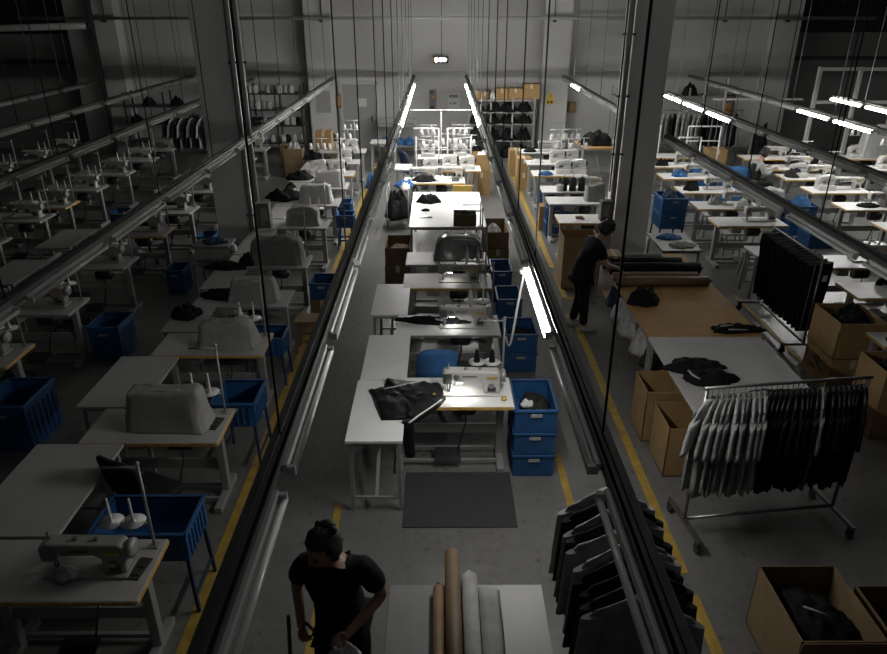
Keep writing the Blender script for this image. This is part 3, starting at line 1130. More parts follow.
# big white cutting table
t = plain_table(-.53, .78, 11.43, 13.86, 'big white cutting table with a black cap heap at the middle of the aisle', .8, 'lam', None, 'cutting_table')
heap(-.22, 13.1, .8, .44, .36, .16, 21, 'black garment heap at the back left of the big white table')
heap(-.27, 12.45, .8, .16, .1, .03, 22, 'small black cloth scrap on the big white cutting table')
t = thing('scissors', 'pair of pale scissors lying on the big white cutting table', 'scissors', (-.24, 11.98, .803), R(8))
MB().bar((-.13, .01, .005), (.02, -.008, .005), .022, .006).bar((-.13, -.01, .007), (.02, .008, .007), .022, .006).build('blades', 'chrome', t)
MB().tube([(.02, .01, .008), (.05, .035, .008), (.1, .03, .008), (.09, .005, .008), (.03, .0, .008)], .007, 6).tube([(.02, -.01, .008), (.05, -.035, .008), (.1, -.03, .008), (.09, -.005, .008), (.03, .0, .008)], .007, 6).build('handles', 'lightc', t)
carton(.42, 11.62, .801, 'small brown box on the front right of the big white table', .38, .3, .2, 'cartond', 1)
heap(.42, 11.62, .93, .3, .22, .1, 23, 'grey scraps filling the small box on the big table', 'char', group='clothes inside crates and boxes')
t = thing('wire_stand', 'thin metal stand at the front right corner of big table', 'stand', (.68, 11.5, .8))
MB().tube([(0, 0, 0), (0, 0, .42)], .012, 8).box((0, 0, .006), (.09, .09, .012)).build('post', 'leg', t)
MB().tube([(0, 0, .36), (-.3, 0, .36)], .01, 8).build('arm', 'leg', t)
carton(-.70, 11.2, 0, 'lower brown box at the front left of the big white table', .42, .72, .32, 'cartond')
carton(-.70, 11.2, .322, 'upper open box at the front left of the big white table', .40, .70, .3, 'cartond', 2)
heap(-.70, 11.25, .46, .3, .5, .07, 24, 'brown scraps inside the open box left of the big table', 'woodd', group='clothes inside crates and boxes')
carton(1.0, 12.0, 0, 'lower brown box at the right of the big white table', .38, .9, .36, 'cartond')
carton(1.0, 12.0, .362, 'upper open box at the right of the big white table', .36, .88, .3, 'cartond', 1)
heap(.96, 12.1, .52, .26, .6, .12, 25, 'white and dark scraps in the open box right of big table', 'lightc', group='clothes inside crates and boxes')

# far cluttered tables of the middle row
sewing_table(-.12, 15.0, 'brightly lit table with amber edge behind the big white cutting table', True, False, top='lam', w=1.3)
sewing_table(.28, 16.2, 'bright cluttered table behind the amber-edged one, deepest but one of the middle row', True, False, top='lam', w=1.3)
sewing_table(.1, 17.6, 'last bright table of the middle row, nearest the back wall', False, False, top='lam', w=1.3)
overlock(-.22, 15.95, 'left overlock machine on the bright table behind the yellow chair')
overlock(.22, 16.3, 'middle overlock machine on the bright table behind the yellow chair')
overlock(.62, 16.15, 'right overlock machine on the bright table behind the yellow chair')
overlock(-.3, 17.6, 'left overlock machine on the last table before the back wall')
overlock(.5, 17.65, 'right overlock machine on the last table before the back wall')
sewing_machine(-.38, 15.1, 'sewing machine at the left end of the bright amber-edged table')
sewing_machine(.22, 15.2, 'sewing machine at the right end of the bright amber-edged table')
heap(-.33, 14.93, .78, .5, .3, .12, 31, 'black garment on the left of bright amber-edged table')
heap(.0, 14.95, .78, .36, .25, .1, 32, 'white cloth on the middle of the bright amber-edged table', 'whitec')
tag(MB().box((0, 0, .012), (.16, .4, .024)).build('clipboard', 'plate', None, loc=(.33, 15.05, .782)), 'dark clipboard lying on the bright amber-edged table', 'clipboard')
plastic_chair(.46, 14.5, 'yellow chair with slotted back before the bright far table', 'yellow')
plain_table(-1.05, -.65, 16.1, 16.7, 'small white side table left of the bright far tables', .78, 'lam', EXT, 'side_table')
chair(-.7, 17.4, 'dark blue padded chair left of the bright far tables', 'navy', R(-60))
t = thing('pipe_rack', 'tall white pipe frame over the bright far machines, top bar widest', 'frame', (0, 17.0, 0))
MB().tube([(-.72, .8, 1.86), (1.0, .8, 1.86)], .014, 8).tube([(.03, .8, .79), (.03, .8, 1.86)], .014, 8).build('top_rail', 'bar', t)
for x0, x1, z, y in ((-.62, -.03, 1.55, 0), (.18, .78, 1.55, 0)):
    MB().tube([(x0, y, z), (x1, y, z)], .018, 8).build('rail', 'bar', t)
for x in (-.03, .18):
    MB().tube([(x, 0, 0), (x, 0, 1.55)], .018, 8).build('post', 'bar', t)
for x in (-.58, .74):
    MB().tube([(x, .3, 0), (x, .3, 1.3)], .014, 8).build('post', 'bar', t)
MB().tube([(-.58, .3, 1.25), (-.03, 0, 1.25)], .014, 8).tube([(.3, 0, 1.3), (.74, .3, 1.3)], .014, 8).tube([(-.03, 0, 1.1), (.18, 0, 1.1)], .014, 8).tube([(-.58, .3, 1.0), (.74, .3, 1.0)], .012, 8).build('crossbar', 'bar', t)
k = 0
for x in (-.5, -.38, -.26, -.14, .28, .40, .52, .64):
    cone(x, 17.25, 1.012, '%s thread cone from the left on the tall white frame' % ORD[k], 'whitec' if k % 2 else 'lightc')
    k += 1
# cart with clothes left of the far table
t = thing('clothes_trolley', 'low trolley under dark jackets left of the bright far table', 'trolley', (-.86, 14.3, 0))
MB().box((0, 0, .22), (.5, .9, .03)).build('shelf', 'leg', t)
for sx in (-1, 1):
    for sy in (-1, 1):
        MB().tube([(sx * .22, sy * .4, .03), (sx * .22, sy * .4, .8)], .015, 8).build('post', 'leg', t)
MB().tube([(-.22, -.4, .8), (-.22, .4, .8)], .015, 8).tube([(.22, -.4, .8), (.22, .4, .8)], .015, 8).build('rail', 'leg', t)
heap(-.86, 14.25, .236, .56, .9, .56, 9, 'black jackets heaped on the trolley left of far table', 'black')
bpy.context.view_layer.update()
heap(-.74, 14.6, .74, .42, .36, .14, 33, 'blue cloth on top of the draped trolley', 'bluec')
heap(-.72, 14.2, .78, .2, .36, .12, 34, 'white cloth on top of the draped trolley', 'whitec')
# box stack right of the far tables
carton(1.0, 17.0, 0, 'lower tall brown box right of the bright far tables', .42, .45, .55, 'carton')
carton(1.0, 17.0, .552, 'upper brown box right of the bright far tables', .42, .45, .42, 'carton', 2)
heap(1.0, 17.0, .82, .3, .34, .2, 35, 'white bundle standing out of the box right of far tables', 'whitec', group='clothes inside crates and boxes')
# bench shelf at back wall left of the exit
t = thing('steel_bench', 'low steel bench with blue bundles against the back wall', 'bench', (-1.3, 21.6, 0))
for z in (.35, .95):
    MB().box((0, 0, z), (1.15, .6, .03)).build('shelf', 'leg', t)
for sx in (-1, 1):
    for sy in (-1, 1):
        MB().box((sx * .55, sy * .28, .55), (.04, .04, 1.1)).build('leg', 'leg', t)
MB().box((0, .28, 1.05), (1.1, .02, .18)).build('back_panel', 'leg', t)
for k, x in enumerate((-.32, .05, .38)):
    heap(-1.3 + x, 21.55, .367, .4, .4, .24, 40 + k, '%s blue bundle on the lower shelf of the steel bench' % ('left', 'middle', 'right')[k], 'bluec', group='blue bundles on the steel bench')

# ================================================================== LEFT ROW ONE
LR = 'in the row left of the middle aisle'
XL = -2.52
L1 = [3.30, 5.06, 6.72, 8.05, 9.47, 11.42, 12.87, 14.2, 15.4, 16.7, 18.1]
desc = ['beige sewing table with a bare machine at the lower left corner',
        'sewing table under a tall grey hood, second from front in left aisle row',
        'amber-edged sewing table under a pale hood, third in the left aisle row',
        'sewing table with a white cone stand, fourth in the left aisle row',
        'sewing table under a large dark hood, fifth in the left aisle row',
        'sewing table with rounded grey hood, sixth in the left aisle row',
        'sewing table with black garments piled at left, seventh in the left aisle row']
for i, y in enumerate(L1):
    lab = desc[i] if i < len(desc) else 'sewing table, %s from the front in the left aisle row' % ORD[i]
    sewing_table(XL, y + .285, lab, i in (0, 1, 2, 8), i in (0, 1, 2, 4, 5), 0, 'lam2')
sewing_machine(-2.33, 3.58, 'beige grey sewing machine at the lower left corner of the picture', 'machg')
heap(-2.46, 3.5, .80, .16, .12, .05, 50, 'white rag under the needle of the lower left machine', 'lightc')
tag(MB().box((0, 0, .004), (.09, .2, .008)).box((0, .03, .01), (.06, .05, .008)).box((0, -.04, .01), (.06, .05, .008)).build('switch_plate', 'plate', None, .003, loc=(-2.01, 3.58, .781), rz=R(-8)), 'black switch plate on the right end of the lower left table', 'switch')
tag(MB().box((0, 0, .004), (.09, .2, .008)).box((0, .03, .01), (.06, .05, .008)).box((0, -.04, .01), (.06, .05, .008)).build('switch_plate', 'plate', None, .003, loc=(-2.02, 5.36, .781), rz=R(-8)), 'black switch plate beside the tall grey hood on second table', 'switch')
cover(-2.42, 5.36, 'tall grey cloth hood on the second table from front at left', 'cover', .66, .3, .36, 1, rz=R(-3))
cover(-2.35, 7.0, 'pale creased hood over the third machine in the left aisle row', 'cover', .60, .3, .30, 2, arch=.15)
cover(-2.38, 8.33, 'light boxy hood over the fourth machine in the left aisle row', 'cover', .56, .26, .28, 4)
cover(-2.38, 9.78, 'large dark hood over the fifth machine in the left aisle row', 'coverd', .72, .4, .36, 5, arch=.1)
cover(-2.35, 11.72, 'rounded grey hood over the sixth machine in the left aisle row', 'cover', .56, .3, .32, 6, arch=.3)
cover(-2.36, 13.17, 'pale boxy hood over the seventh machine in the left aisle row', 'lightc', .58, .3, .34, 7)
cover(-2.3, 14.5, 'grey hood over the eighth machine in the left aisle row', 'cover', .56, .3, .32, 8)
overlock(-2.3, 15.7, 'overlock machine with white cones, ninth table of the left aisle row')
overlock(-2.3, 17.0, 'overlock machine with white cones, tenth table of the left aisle row')
overlock(-2.3, 18.4, 'overlock machine with white cones, last table of the left aisle row')
overlock(-2.72, 15.72, 'second overlock machine at left on the ninth left aisle table')
plain_table(-3.46, -2.72, 3.90, 5.05, 'white extension table behind the lower left machine', .78, 'lam2', EXT)
plain_table(-3.42, -2.8, 5.66, 6.70, 'white extension table behind the tall grey hood', .78, 'lam2', EXT)
plain_table(-3.24, -2.8, 7.32, 8.04, 'white extension table under a black heap, third in left aisle row', .78, 'lam2', EXT)
plain_table(-3.2, -2.75, 8.66, 9.45, 'white extension table with a long black garment, fourth in left aisle row', .78, 'lam2', EXT)
plain_table(-3.15, -2.75, 10.08, 11.38, 'white extension table between the dark and rounded hoods', .78, 'lam2', EXT)
plain_table(-3.1, -2.75, 12.03, 12.85, 'white extension table behind the rounded grey hood', .78, 'lam2', EXT)
plain_table(-3.1, -2.75, 13.5, 14.18, 'white extension table behind the pale boxy hood', .78, 'lam2', EXT)
plain_table(-3.2, -2.75, 14.8, 15.38, 'grey extension table under a black pile with a white piece', .78, 'lam2', EXT)
plain_table(-3.2, -2.75, 16.0, 16.9, 'grey extension table far down the left aisle row', .78, 'lam2', EXT)
plain_table(-3.3, -2.7, 19.55, 20.1, 'grey side table under a black heap near the back door', .78, 'lam2', EXT, 'side_table')
for px, py, sx, sy, h, s, lab in ((186, 314, .34, .34, .14, 61, 'black garment heap left of the pale creased hood'),
                                  (222, 296, .55, .26, .1, 62, 'black garment left of the light boxy hood'),
                                  (226, 267, .6, .22, .1, 63, 'long black garment left of the large dark hood'),
                                  (249, 262, .3, .3, .16, 64, 'small black heap touching the large dark hood'),
                                  (285, 198, .75, .5, .2, 65, 'wide black garment pile left of the pale boxy hood'),
                                  (300, 178, .6, .4, .18, 66, 'black garment pile with white piece in left aisle row'),
                                  (316, 158, .6, .4, .15, 67, 'black garment pile far down the left aisle row'),
                                  (328, 140, .5, .4, .3, 68, 'black heap beside the brown box near the back door'),
                                  (291, 187, .2, .15, .1, 69, 'black cap in front of the wide black pile')):
    p = at(px, py, .80)
    heap(p.x, p.y, .785, sx, sy, h, s, lab)
p = at(262, 320, .78)
cone(XL + .27, 7.22, .998, 'white thread cone standing behind the pale creased hood', 'whitec')
for k, (x, y) in enumerate(((-2.5, 10.55), (-2.36, 10.55), (-2.2, 12.8))):
    pass
chair(-2.47, 4.80, 'dark padded chair between the lower left table and the tall hood', 'char', R(-25))
crate(-2.18, 4.16, 0, 'blue crate on a legged cart behind the lower left machine', .72, .46, .26, 'blue', .5)
crate(-1.98, 5.98, 0, 'blue crate on legs right of the tall grey hood', .44, .5, .26, 'blue', .5)
crate(-2.1, 7.62, 0, 'blue crate on legs behind the pale creased hood', .5, .4, .24, 'blue', .4)
carton(-1.72, 9.62, 0, 'dark box under a blue crate beside the left yellow line', .36, .4, .3, 'cartond')
crate(-1.72, 9.62, .302, 'blue crate on a dark box beside the left yellow line', .36, .44, .26, 'blue')
stool(-1.74, 8.42, 'brown wooden stool beside the light boxy hood table', 'woodd')
stool(-1.76, 12.75, 'blue stool beside the left yellow line', 'blue')
crate(-1.76, 12.75, .475, 'blue crate on the blue stool beside the yellow line', .34, .36, .2, 'blue')
crate(-1.95, 13.7, 0, 'blue crate on legs beside the left aisle row', .4, .4, .26, 'blue', .4)
plain_table(-1.9, -1.2, 19.3, 19.9, 'small white table in front of the grey back door', .8, 'lam2', EXT, 'side_table')
heap(-1.72, 17.6, 0, .34, .34, .4, 70, 'blue bag on the floor near the back door', 'bluec', 'bag', 'bag', None)
carton(-3.1, 19.2, .0, 'lower brown box near the back door pilaster', .5, .5, .7, 'carton')
carton(-3.1, 19.2, .702, 'upper brown box near the back door pilaster', .42, .42, .45, 'carton')
carton(-3.9, 19.0, .0, 'tall brown box before the spool shelf', .5, .5, .75, 'cartond', 1)
heap(-3.9, 19.0, .66, .4, .4, .25, 71, 'white spools bundle in the tall box before spool shelf', 'lightc', group='clothes inside crates and boxes')
carton(-5.0, 16.3, .0, 'large dark board box in the left cross aisle', .7, .5, .8, 'cartond', 1)
carton(-4.3, 20.3, .0, 'brown box at the foot of the spool shelf', .45, .45, .6, 'carton')
# pressing unit beside the left column
t = thing('pressing_unit', 'small grey pressing unit on a stand in front of left column', 'machine', (-3.42, 10.3, 0))
MB().box((0, 0, .62), (.72, .5, .03)).build('stand_top', 'leg', t)
for sx in (-1, 1):
    for sy in (-1, 1):
        MB().box((sx * .33, sy * .22, .3), (.04, .04, .6)).build('leg', 'leg', t)
MB().box((-.05, 0, .75), (.5, .4, .22)).build('body', 'machg', t, .02)
MB().box((-.05, 0, .88), (.56, .42, .04)).build('lid', 'coverd', t, .01)
MB().lathe([(.03, -.05), (.07, -.04), (.07, .03), (.03, .05)], (.27, -.1, .82), 14, 'X').build('dial', 'leg', t)
heap(-3.45, 10.3, .905, .4, .3, .04, 72, 'blue cloth on top of the grey pressing unit', 'navy')

# ================================================================== LEFT ROWS TWO, THREE, FOUR
L2 = [5.15, 6.46, 7.81, 9.44, 11.0, 12.35, 13.9, 15.4, 16.9, 18.4]
for i, y in enumerate(L2):
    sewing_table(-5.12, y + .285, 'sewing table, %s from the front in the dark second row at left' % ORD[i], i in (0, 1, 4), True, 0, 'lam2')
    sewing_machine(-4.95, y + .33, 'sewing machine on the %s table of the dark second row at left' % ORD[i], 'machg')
    if i in (1, 2, 3, 5, 6):
        chair(-5.2, y - .35, 'dark chair at the %s table of the dark second row at left' % ORD[i], 'char', R(12 * (i - 3)))
for i in (1, 2, 3, 4):
    plain_table(-6.3, -5.76, L2[i] - .6, L2[i] + .4, 'extension table at the %s table of the dark second row' % ORD[i], .78, 'lam2', EXT)
crate(-4.28, 8.3, 0, 'blue crate tub beside the third dark table at left', .42, .5, .5)
crate(-4.42, 6.35, 0, 'blue crate tub at the far left edge, nearest of the dark row', .5, .62, .55)
crate(-4.2, 10.6, 0, 'blue crate tub beside the fourth dark table at left', .3, .4, .4)
crate(-4.2, 12.2, 0, 'blue crate tub beside the sixth dark table at left', .3, .4, .45)
L3 = [9.0, 10.4, 11.83, 12.75, 14.06, 15.5, 17.0, 18.4]
for i, y in enumerate(L3):
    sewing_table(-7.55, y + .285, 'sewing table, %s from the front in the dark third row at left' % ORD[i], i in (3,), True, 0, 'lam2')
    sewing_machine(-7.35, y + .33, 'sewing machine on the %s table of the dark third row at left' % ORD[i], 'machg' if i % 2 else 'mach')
crate(-6.3, 13.6, .0, 'blue crate standing between the dark second and third rows', .4, .4, .5)
L4 = [12.3, 13.8, 15.3, 16.8, 18.3]
for i, y in enumerate(L4):
    sewing_table(-10.0, y + .285, 'sewing table, %s from the front in the farthest left row' % ORD[i], False, True, 0, 'lam2')
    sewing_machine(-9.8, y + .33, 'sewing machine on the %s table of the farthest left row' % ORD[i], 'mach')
rack(-7.2, 18.9, -5.6, 18.9, 1.6, 'garment rack behind the left column before the spool shelf')
for k in range(12):
    hang(-7.1 + .125 * k, 18.9, 1.6, '%s garment from the left on the rack behind left column' % ORD[k], k, ('black', 'greyc', 'black', 'lightc')[k % 4], R(70), 'garments on the rack behind the left column', .3, .8)


def shelf_unit(x0, x1, y, d, levels, H, label, m='leg', nposts=3):
    t = thing('storage_shelf', label, 'shelf', ((x0 + x1) / 2, y, 0))
    w = x1 - x0
    for z in levels:
        MB().box((0, 0, z), (w, d, .035)).build('shelf_board', m, t)
    for k in range(nposts):
        for sy in (-1, 1):
            MB().box((-w / 2 + w * k / (nposts - 1), sy * (d / 2 + .012), H / 2), (.045, .03, H)).build('upright', m, t)
    return t


shelf_unit(-6.3, -4.05, 21.6, .6, (.45, .95, 1.4, 1.85), 2.1, 'dark shelf full of pale thread spools at the back left', 'dsteel', 4)
shelf_unit(-9.2, -6.9, 21.6, .6, (.5, 1.0, 1.5), 1.9, 'dark shelf of bundles at the back, far left of the column', 'dsteel', 3)
n = 0
for li, z in enumerate((.468, .968, 1.418, 1.868)):
    for k in range(13):
        x = -6.17 + .165 * k + random.uniform(-.03, .03)
        if random.random() < .18:
            continue
        m = 'lightc' if random.random() < .62 or li > 1 else 'black'
        key = ('spool', m)

        def sp(label, m=m):
            t = thing('thread_spool', label, 'spool')
            MB().lathe([(.05, 0), (.09, .01), (.1, .1), (.075, .2), (.03, .23)], n=12).build('thread', m, t)
            return t
        make(key, sp, '%s from the left, %s spool on the %s level of the back left shelf' % ((ORD + ['thirteenth'])[k], 'pale' if m == 'lightc' else 'black', ('lowest', 'second', 'third', 'top')[li]),
             (x, 21.42 + random.uniform(-.06, .06), z), 0, 'thread spools on the back left shelf')
for k in range(5):
    heap(-9.0 + .42 * k, 21.55, (1.02, 1.52)[k % 2], .38, .4, .26, 80 + k, '%s dark bundle from the left on the far left back shelf' % ORD[k], 'black', 'cloth_bundle', 'bundle', 'bundles on the far left back shelf')

# right back shelf with black piles
shelf_unit(.85, 2.78, 21.7, .7, (.5, .98, 1.32, 1.66), 1.75, 'steel shelf of black clothes at back wall right of the exit', 'leg', 4)
n = 0
for li, z in enumerate((.1, .518, .998, 1.338)):
    for k in range(4):
        x = 1.1 + .47 * k
        heap(x, 21.6, z if li else .0, .46, .62, .36 if li < 2 else .27, 90 + n, '%s black clothes pile from the left on %s of back shelf' % (ORD[k], ('the floor level', 'the lowest board', 'the second board', 'the third board')[li]), 'black' if (n % 4) else 'char', 'clothes_pile', 'clothes', 'black clothes piles on the back shelf')
        n += 1
for k, (x, w, h) in enumerate(((1.05, .26, .24), (1.32, .2, .22), (1.82, .34, .3), (2.22, .42, .3), (2.68, .5, .42))):
    carton(x + .0, 21.7, 1.68, '%s brown box from the left on top of the back shelf' % ORD[k], w, .45, h, 'carton')
heap(1.56, 21.6, 1.68, .2, .3, .26, 99, 'white bundle between the boxes on top of the back shelf', 'whitec', 'cloth_bundle', 'bundle', None)

# ================================================================== CUTTING TABLES AT RIGHT
t = plain_table(2.35, 3.66, 7.11, 10.05, 'long tan cutting table with fabric rolls at its far end', .79, 'wood', None, 'cutting_table')
b = MB().box((.02, -.1, .3), (1.2, 2.6, .025))
b.build('under_shelf', 'wood', t)
t = plain_table(2.33, 3.6, 5.5, 7.09, 'white cutting table behind the rack of grey and black shirts', .81, 'lam2', None, 'cutting_table')


def fabric_roll(x, y, z, r, L, label, m, rz=0, core='kraft', axis='X', sleeve=0):
    t = thing('fabric_roll', label, 'roll', (x, y, z), rz, 'rolls of fabric')
    MB().lathe([(r * .3, -L / 2), (r, -L / 2 + .004), (r, L / 2 - .004), (r * .3, L / 2)], (0, 0, r), 22, axis).build('cloth_winding', m, t)
    MB().lathe([(r * .28, -L / 2 - .04), (r * .3, -L / 2 - .04), (r * .3, L / 2 + .04), (r * .28, L / 2 + .04)], (0, 0, r), 12, axis).build('core_tube', core, t)
    return t


fabric_roll(2.98, 8.72, .791, .065, 1.2, 'tan roll nearest of the rolls on the tan cutting table', 'kraft')
fabric_roll(2.92, 8.92, .791, .06, 1.15, 'pale tan roll second of the rolls on the tan table', 'cartond', core='lightc')
fabric_roll(2.98, 9.16, .791, .085, 1.24, 'thick black roll third of the rolls on the tan table', 'black')
fabric_roll(2.86, 9.38, .791, .085, 1.1, 'thick black roll fourth of the rolls on the tan table', 'black')
fabric_roll(2.72, 9.7, .791, .06, 1.0, 'grey roll farthest of the rolls on the tan table', 'greyc')
carton(2.47, 9.5, .791, 'small brown box beside the rolls near the leaning person', .2, .3, .2, 'carton')
heap(2.45, 8.75, .791, .18, .2, .12, 101, 'dark tape bundle at the left ends of the fabric rolls', 'char')
p = at(644, 305, .79)
heap(p.x + .02, p.y + .1, .791, .42, .36, .2, 102, 'black peaked cloth heap on the tan cutting table')
p = at(736, 331, .79)
tr = heap(p.x, p.y + .02, .791, .62, .22, .06, 103, 'folded black trousers with white stripe at edge of tan table')
MB().tube([(-.2, -.05, .075), (-.05, -.03, .08)], .01, 6).tube([(-.12, -.09, .05), (.1, -.1, .05)], .008, 6).build('white_stripe', 'lightc', tr)
p = at(700, 372, .81)
heap(p.x - .03, p.y + .1, .811, .56, .36, .08, 104, 'black shirt spread on the white cutting table, behind')
hp = heap(p.x + .06, p.y - .16, .811, .56, .3, .09, 105, 'black shirt with white edge spread on the white cutting table, front')
MB().tube([(-.22, .06, .07), (-.2, -.02, .06), (-.15, -.09, .05)], .012, 6).build('white_edge', 'lightc', hp)
heap(3.2, 5.75, .811, .62, .26, .05, 106, 'flat black garment at the rear edge of shirt rack', 'black')
for k, (x, y, s, lab, m) in enumerate(((2.5, 8.75, .34, 'clear bag of white stuffing under the tan table, farthest', 'bag'),
                                       (2.48, 8.25, .36, 'white plastic bag under the tan table, middle', 'bag'),
                                       (2.5, 7.75, .32, 'white plastic bag under the tan table, nearest', 'bag'),
                                       (2.52, 7.35, .3, 'striped dark bag under the near end of tan table', 'char'),
                                       (2.5, 9.2, .3, 'dark blue bag under the far end of the tan table', 'navy'))):
    heap(x, y, .315, s, s * 1.1, .3, 110 + k, lab, m, 'plastic_bag', 'bag', 'bags under the tan cutting table')
carton(2.32, 6.45, 0, 'open brown box under the left edge of white cutting table, farther', .40, .46, .6, 'carton', 2)
carton(2.38, 5.86, 0, 'open brown box under the left edge of white cutting table, nearer', .42, .5, .55, 'carton', 1)
heap(2.33, 6.45, .3, .3, .36, .14, 115, 'black cloth inside the farther open box under white table', group='clothes inside crates and boxes')

# rack of grey and black shirts
rack(2.12, 4.83, 3.50, 5.0, 1.44, 'wheeled chrome rack full of grey and black shirts at right', .30)
N = 30
for k in range(N):
    u = (k + .6) / N
    x, y = 2.14 + 1.36 * u, 4.83 + .17 * u
    grey = k < 11 or k == 21
    m = ('lightc' if k in (0, 2, 5, 8, 10) else 'greyc') if grey else ('black' if k % 5 else 'char')
    who = '%s of the %s shirts from the left on the front shirt rack' % ((ORD + ['thirteenth', 'fourteenth', 'fifteenth', 'sixteenth', 'seventeenth', 'eighteenth', 'nineteenth', 'twentieth'])[k if k < 11 else k - 11], 'grey' if k < 11 else 'black')
    hang(x, y, 1.425, who, k, m, R((38, 52)[k] if k < 2 else 64 + random.uniform(-8, 8)), 'shirts on the front shirt rack', .26, .86 + .05 * (k % 2))

# foreground rail of jackets at the lower middle
rack(1.05, 3.58, 1.05, 2.45, 1.56, 'garment rack of jackets under the near lamp track', .11)
fg = ['lightc', 'black', 'greyc', 'char', 'greyc', 'lightc', 'black', 'black', 'char', 'greyc']
for k in range(10):
    y = 3.52 - .097 * k
    hang(1.05 + random.uniform(-.012, .012), y, 1.545, '%s jacket from the back, %s, on the rack under the near lamp track' % (ORD[k], {'lightc': 'pale grey', 'black': 'black', 'greyc': 'grey', 'char': 'charcoal'}[fg[k]]),
         k, fg[k], R(random.uniform(-6, 6)), 'jackets on the rack under the near lamp track', .48, .82, .56)

# rack of black trousers
rack(4.80, 9.75, 4.80, 8.3, 1.30, 'wheeled rack of black trousers in front of the right tables', .30)


def trousers_fn(label):
    t = thing('hanging_trousers', label, 'trousers')
    b = MB()
    L = []
    for z, w, th, off in ((-.03, .19, .05, 0), (-.12, .2, .05, .0), (-.4, .18, .045, .01), (-.7, .165, .04, -.01), (-.95, .155, .04, .0)):
        L.append([(math.copysign(abs(math.cos(a)) ** .6, math.cos(a)) * w + off, math.sin(a) * th * .6, z) for a in [2 * PI * i / 20 for i in range(20)]])
    b.rings(L).build('cloth', 'black', t)
    MB().tube([(-.1, -.033, -.04), (-.105, -.036, -.4), (-.11, -.03, -.95)], .006, 6).build('side_stripe', 'greyc', t)
    MB().tube([(-.18, 0, -.02), (0, 0, 0), (.18, 0, -.02)], .006, 6).tube([(0, 0, 0), (.018, 0, .03), (0, 0, .05), (-.016, 0, .035)], .003, 6).build('hanger', 'dsteel', t)
    return t


for k in range(13):
    make('trousers', trousers_fn, '%s pair of black trousers from the front on the trouser rack' % (ORD + ['last'])[k], (4.80 + random.uniform(-.015, .015), 8.36 + .108 * k, 1.255), R(random.uniform(4, 16)), 'black trousers on the trouser rack')
tag(MB().box((0, 0, 0), (.06, .006, .08)).build('paper_tag', 'paper', None, loc=(4.87, 8.29, 1.05), rz=R(8)), 'white paper tag on the nearest hanging trousers', 'tag')

# cartons at lower right
carton(2.55, 3.5, 0, 'large open box at the lower right, holding black garments', .54, .66, .55, 'cartond', 2)
g = heap(2.55, 3.5, .36, .46, .56, .12, 120, 'black garments inside the large open box at lower right', 'black', group='clothes inside crates and boxes')
MB().tube([(-.1, .0, .145), (.02, -.08, .15)], .007, 6).build('white_strap', 'lightc', g)
carton(3.2, 3.38, 0, 'open box at the lower right corner, second from the left', .58, .62, .5, 'cartond', 1)
heap(3.2, 3.38, .3, .48, .5, .14, 121, 'dark glossy garments in the open box at lower right corner', 'blackshiny', group='clothes inside crates and boxes')
carton(2.78, 2.68, 0, 'open box at the bottom edge in front of the large box', .6, .6, .5, 'cartond', 1)
low = carton(4.86, 7.58, 0, 'lower brown box of the stack right of the white cutting table', .52, .6, .42, 'carton')
carton(4.86, 7.58, .422, 'upper open box with black clothes right of white cutting table', .54, .62, .46, 'carton', 2)
g = heap(4.88, 7.58, .74, .44, .54, .24, 122, 'black clothes overflowing the box right of white cutting table', 'black', group='clothes inside crates and boxes')
b = MB()
for k, (z, y0, y1) in enumerate(((.30, -.1, .02), (.26, -.05, .1), (.2, -.12, -.02), (.16, .02, .12))):
    b.box((4.596, 7.58 + (y0 + y1) / 2, z), (.006, y1 - y0, .02), (R(20), 0, 0))
b.build('stroke_marking', 'plate', low).location = (-4.86, -7.58, 0)
carton(4.8, 6.5, 0, 'tall brown box in front of the stack at right edge', .5, .5, .8, 'carton', 1)
carton(5.18, 5.95, 0, 'tall brown box at the right edge of the picture', .5, .5, .8, 'carton', 1)
heap(4.8, 6.5, .64, .42, .42, .2, 123, 'black clothes in the tall box before the stack', 'black', group='clothes inside crates and boxes')
heap(5.2, 5.95, .62, .4, .4, .2, 124, 'black clothes in the tall box at right edge', 'black', group='clothes inside crates and boxes')

# tables along the right of the middle aisle
R1 = [11.72, 12.99, 13.9, 15.4, 16.6, 18.0]
for i, y in enumerate(R1):
    sewing_table(2.66 if i else 2.47, y + .285, 'sewing table, %s from the front along the right yellow line' % ORD[i], i in (0, 3), i == 5, 0, 'lam', 1.2 if i else .82)
tag(MB().box((0, 0, .02), (.12, .08, .04)).box((.05, -.05, .012), (.06, .05, .024)).build('brown_tool', 'woodd', None, loc=(2.45, 12.0, .781)), 'small brown tool on the bare nearest table along right yellow line', 'tool')
cover(2.98, 13.3, 'brown grey cloth hood on second table along right yellow line', 'coverd', .36, .3, .3, 21)
sewing_machine(2.95, 14.2, 'sewing machine on the third table along the right yellow line', 'mach')
overlock(2.75, 15.7, 'overlock machine on the fourth table along right yellow line')
overlock(3.1, 15.75, 'right-hand overlock machine on the fourth table along right yellow line')
overlock(2.8, 16.9, 'overlock machine on the fifth table along right yellow line')
overlock(3.15, 16.95, 'right-hand overlock machine on the fifth table along right yellow line')
sewing_machine(2.8, 18.3, 'sewing machine on the last table along the right yellow line')
for k, (x, y) in enumerate(((2.5, 14.75), (2.68, 14.75), (2.86, 14.75))):
    def big(label):
        t = thing('thread_spool', label, 'spool')
        MB().lathe([(.05, 0), (.075, .01), (.06, .26), (.02, .28)], n=14).build('thread', 'char', t)
        MB().lathe([(.02, .28), (.02, .31)], n=8).build('core', 'lightc', t)
        return t
    make('bigspool', big, '%s tall grey spool on a table end by right yellow line' % ('left', 'middle', 'right')[k], (x, y - .72, .781), 0, 'tall grey spools')
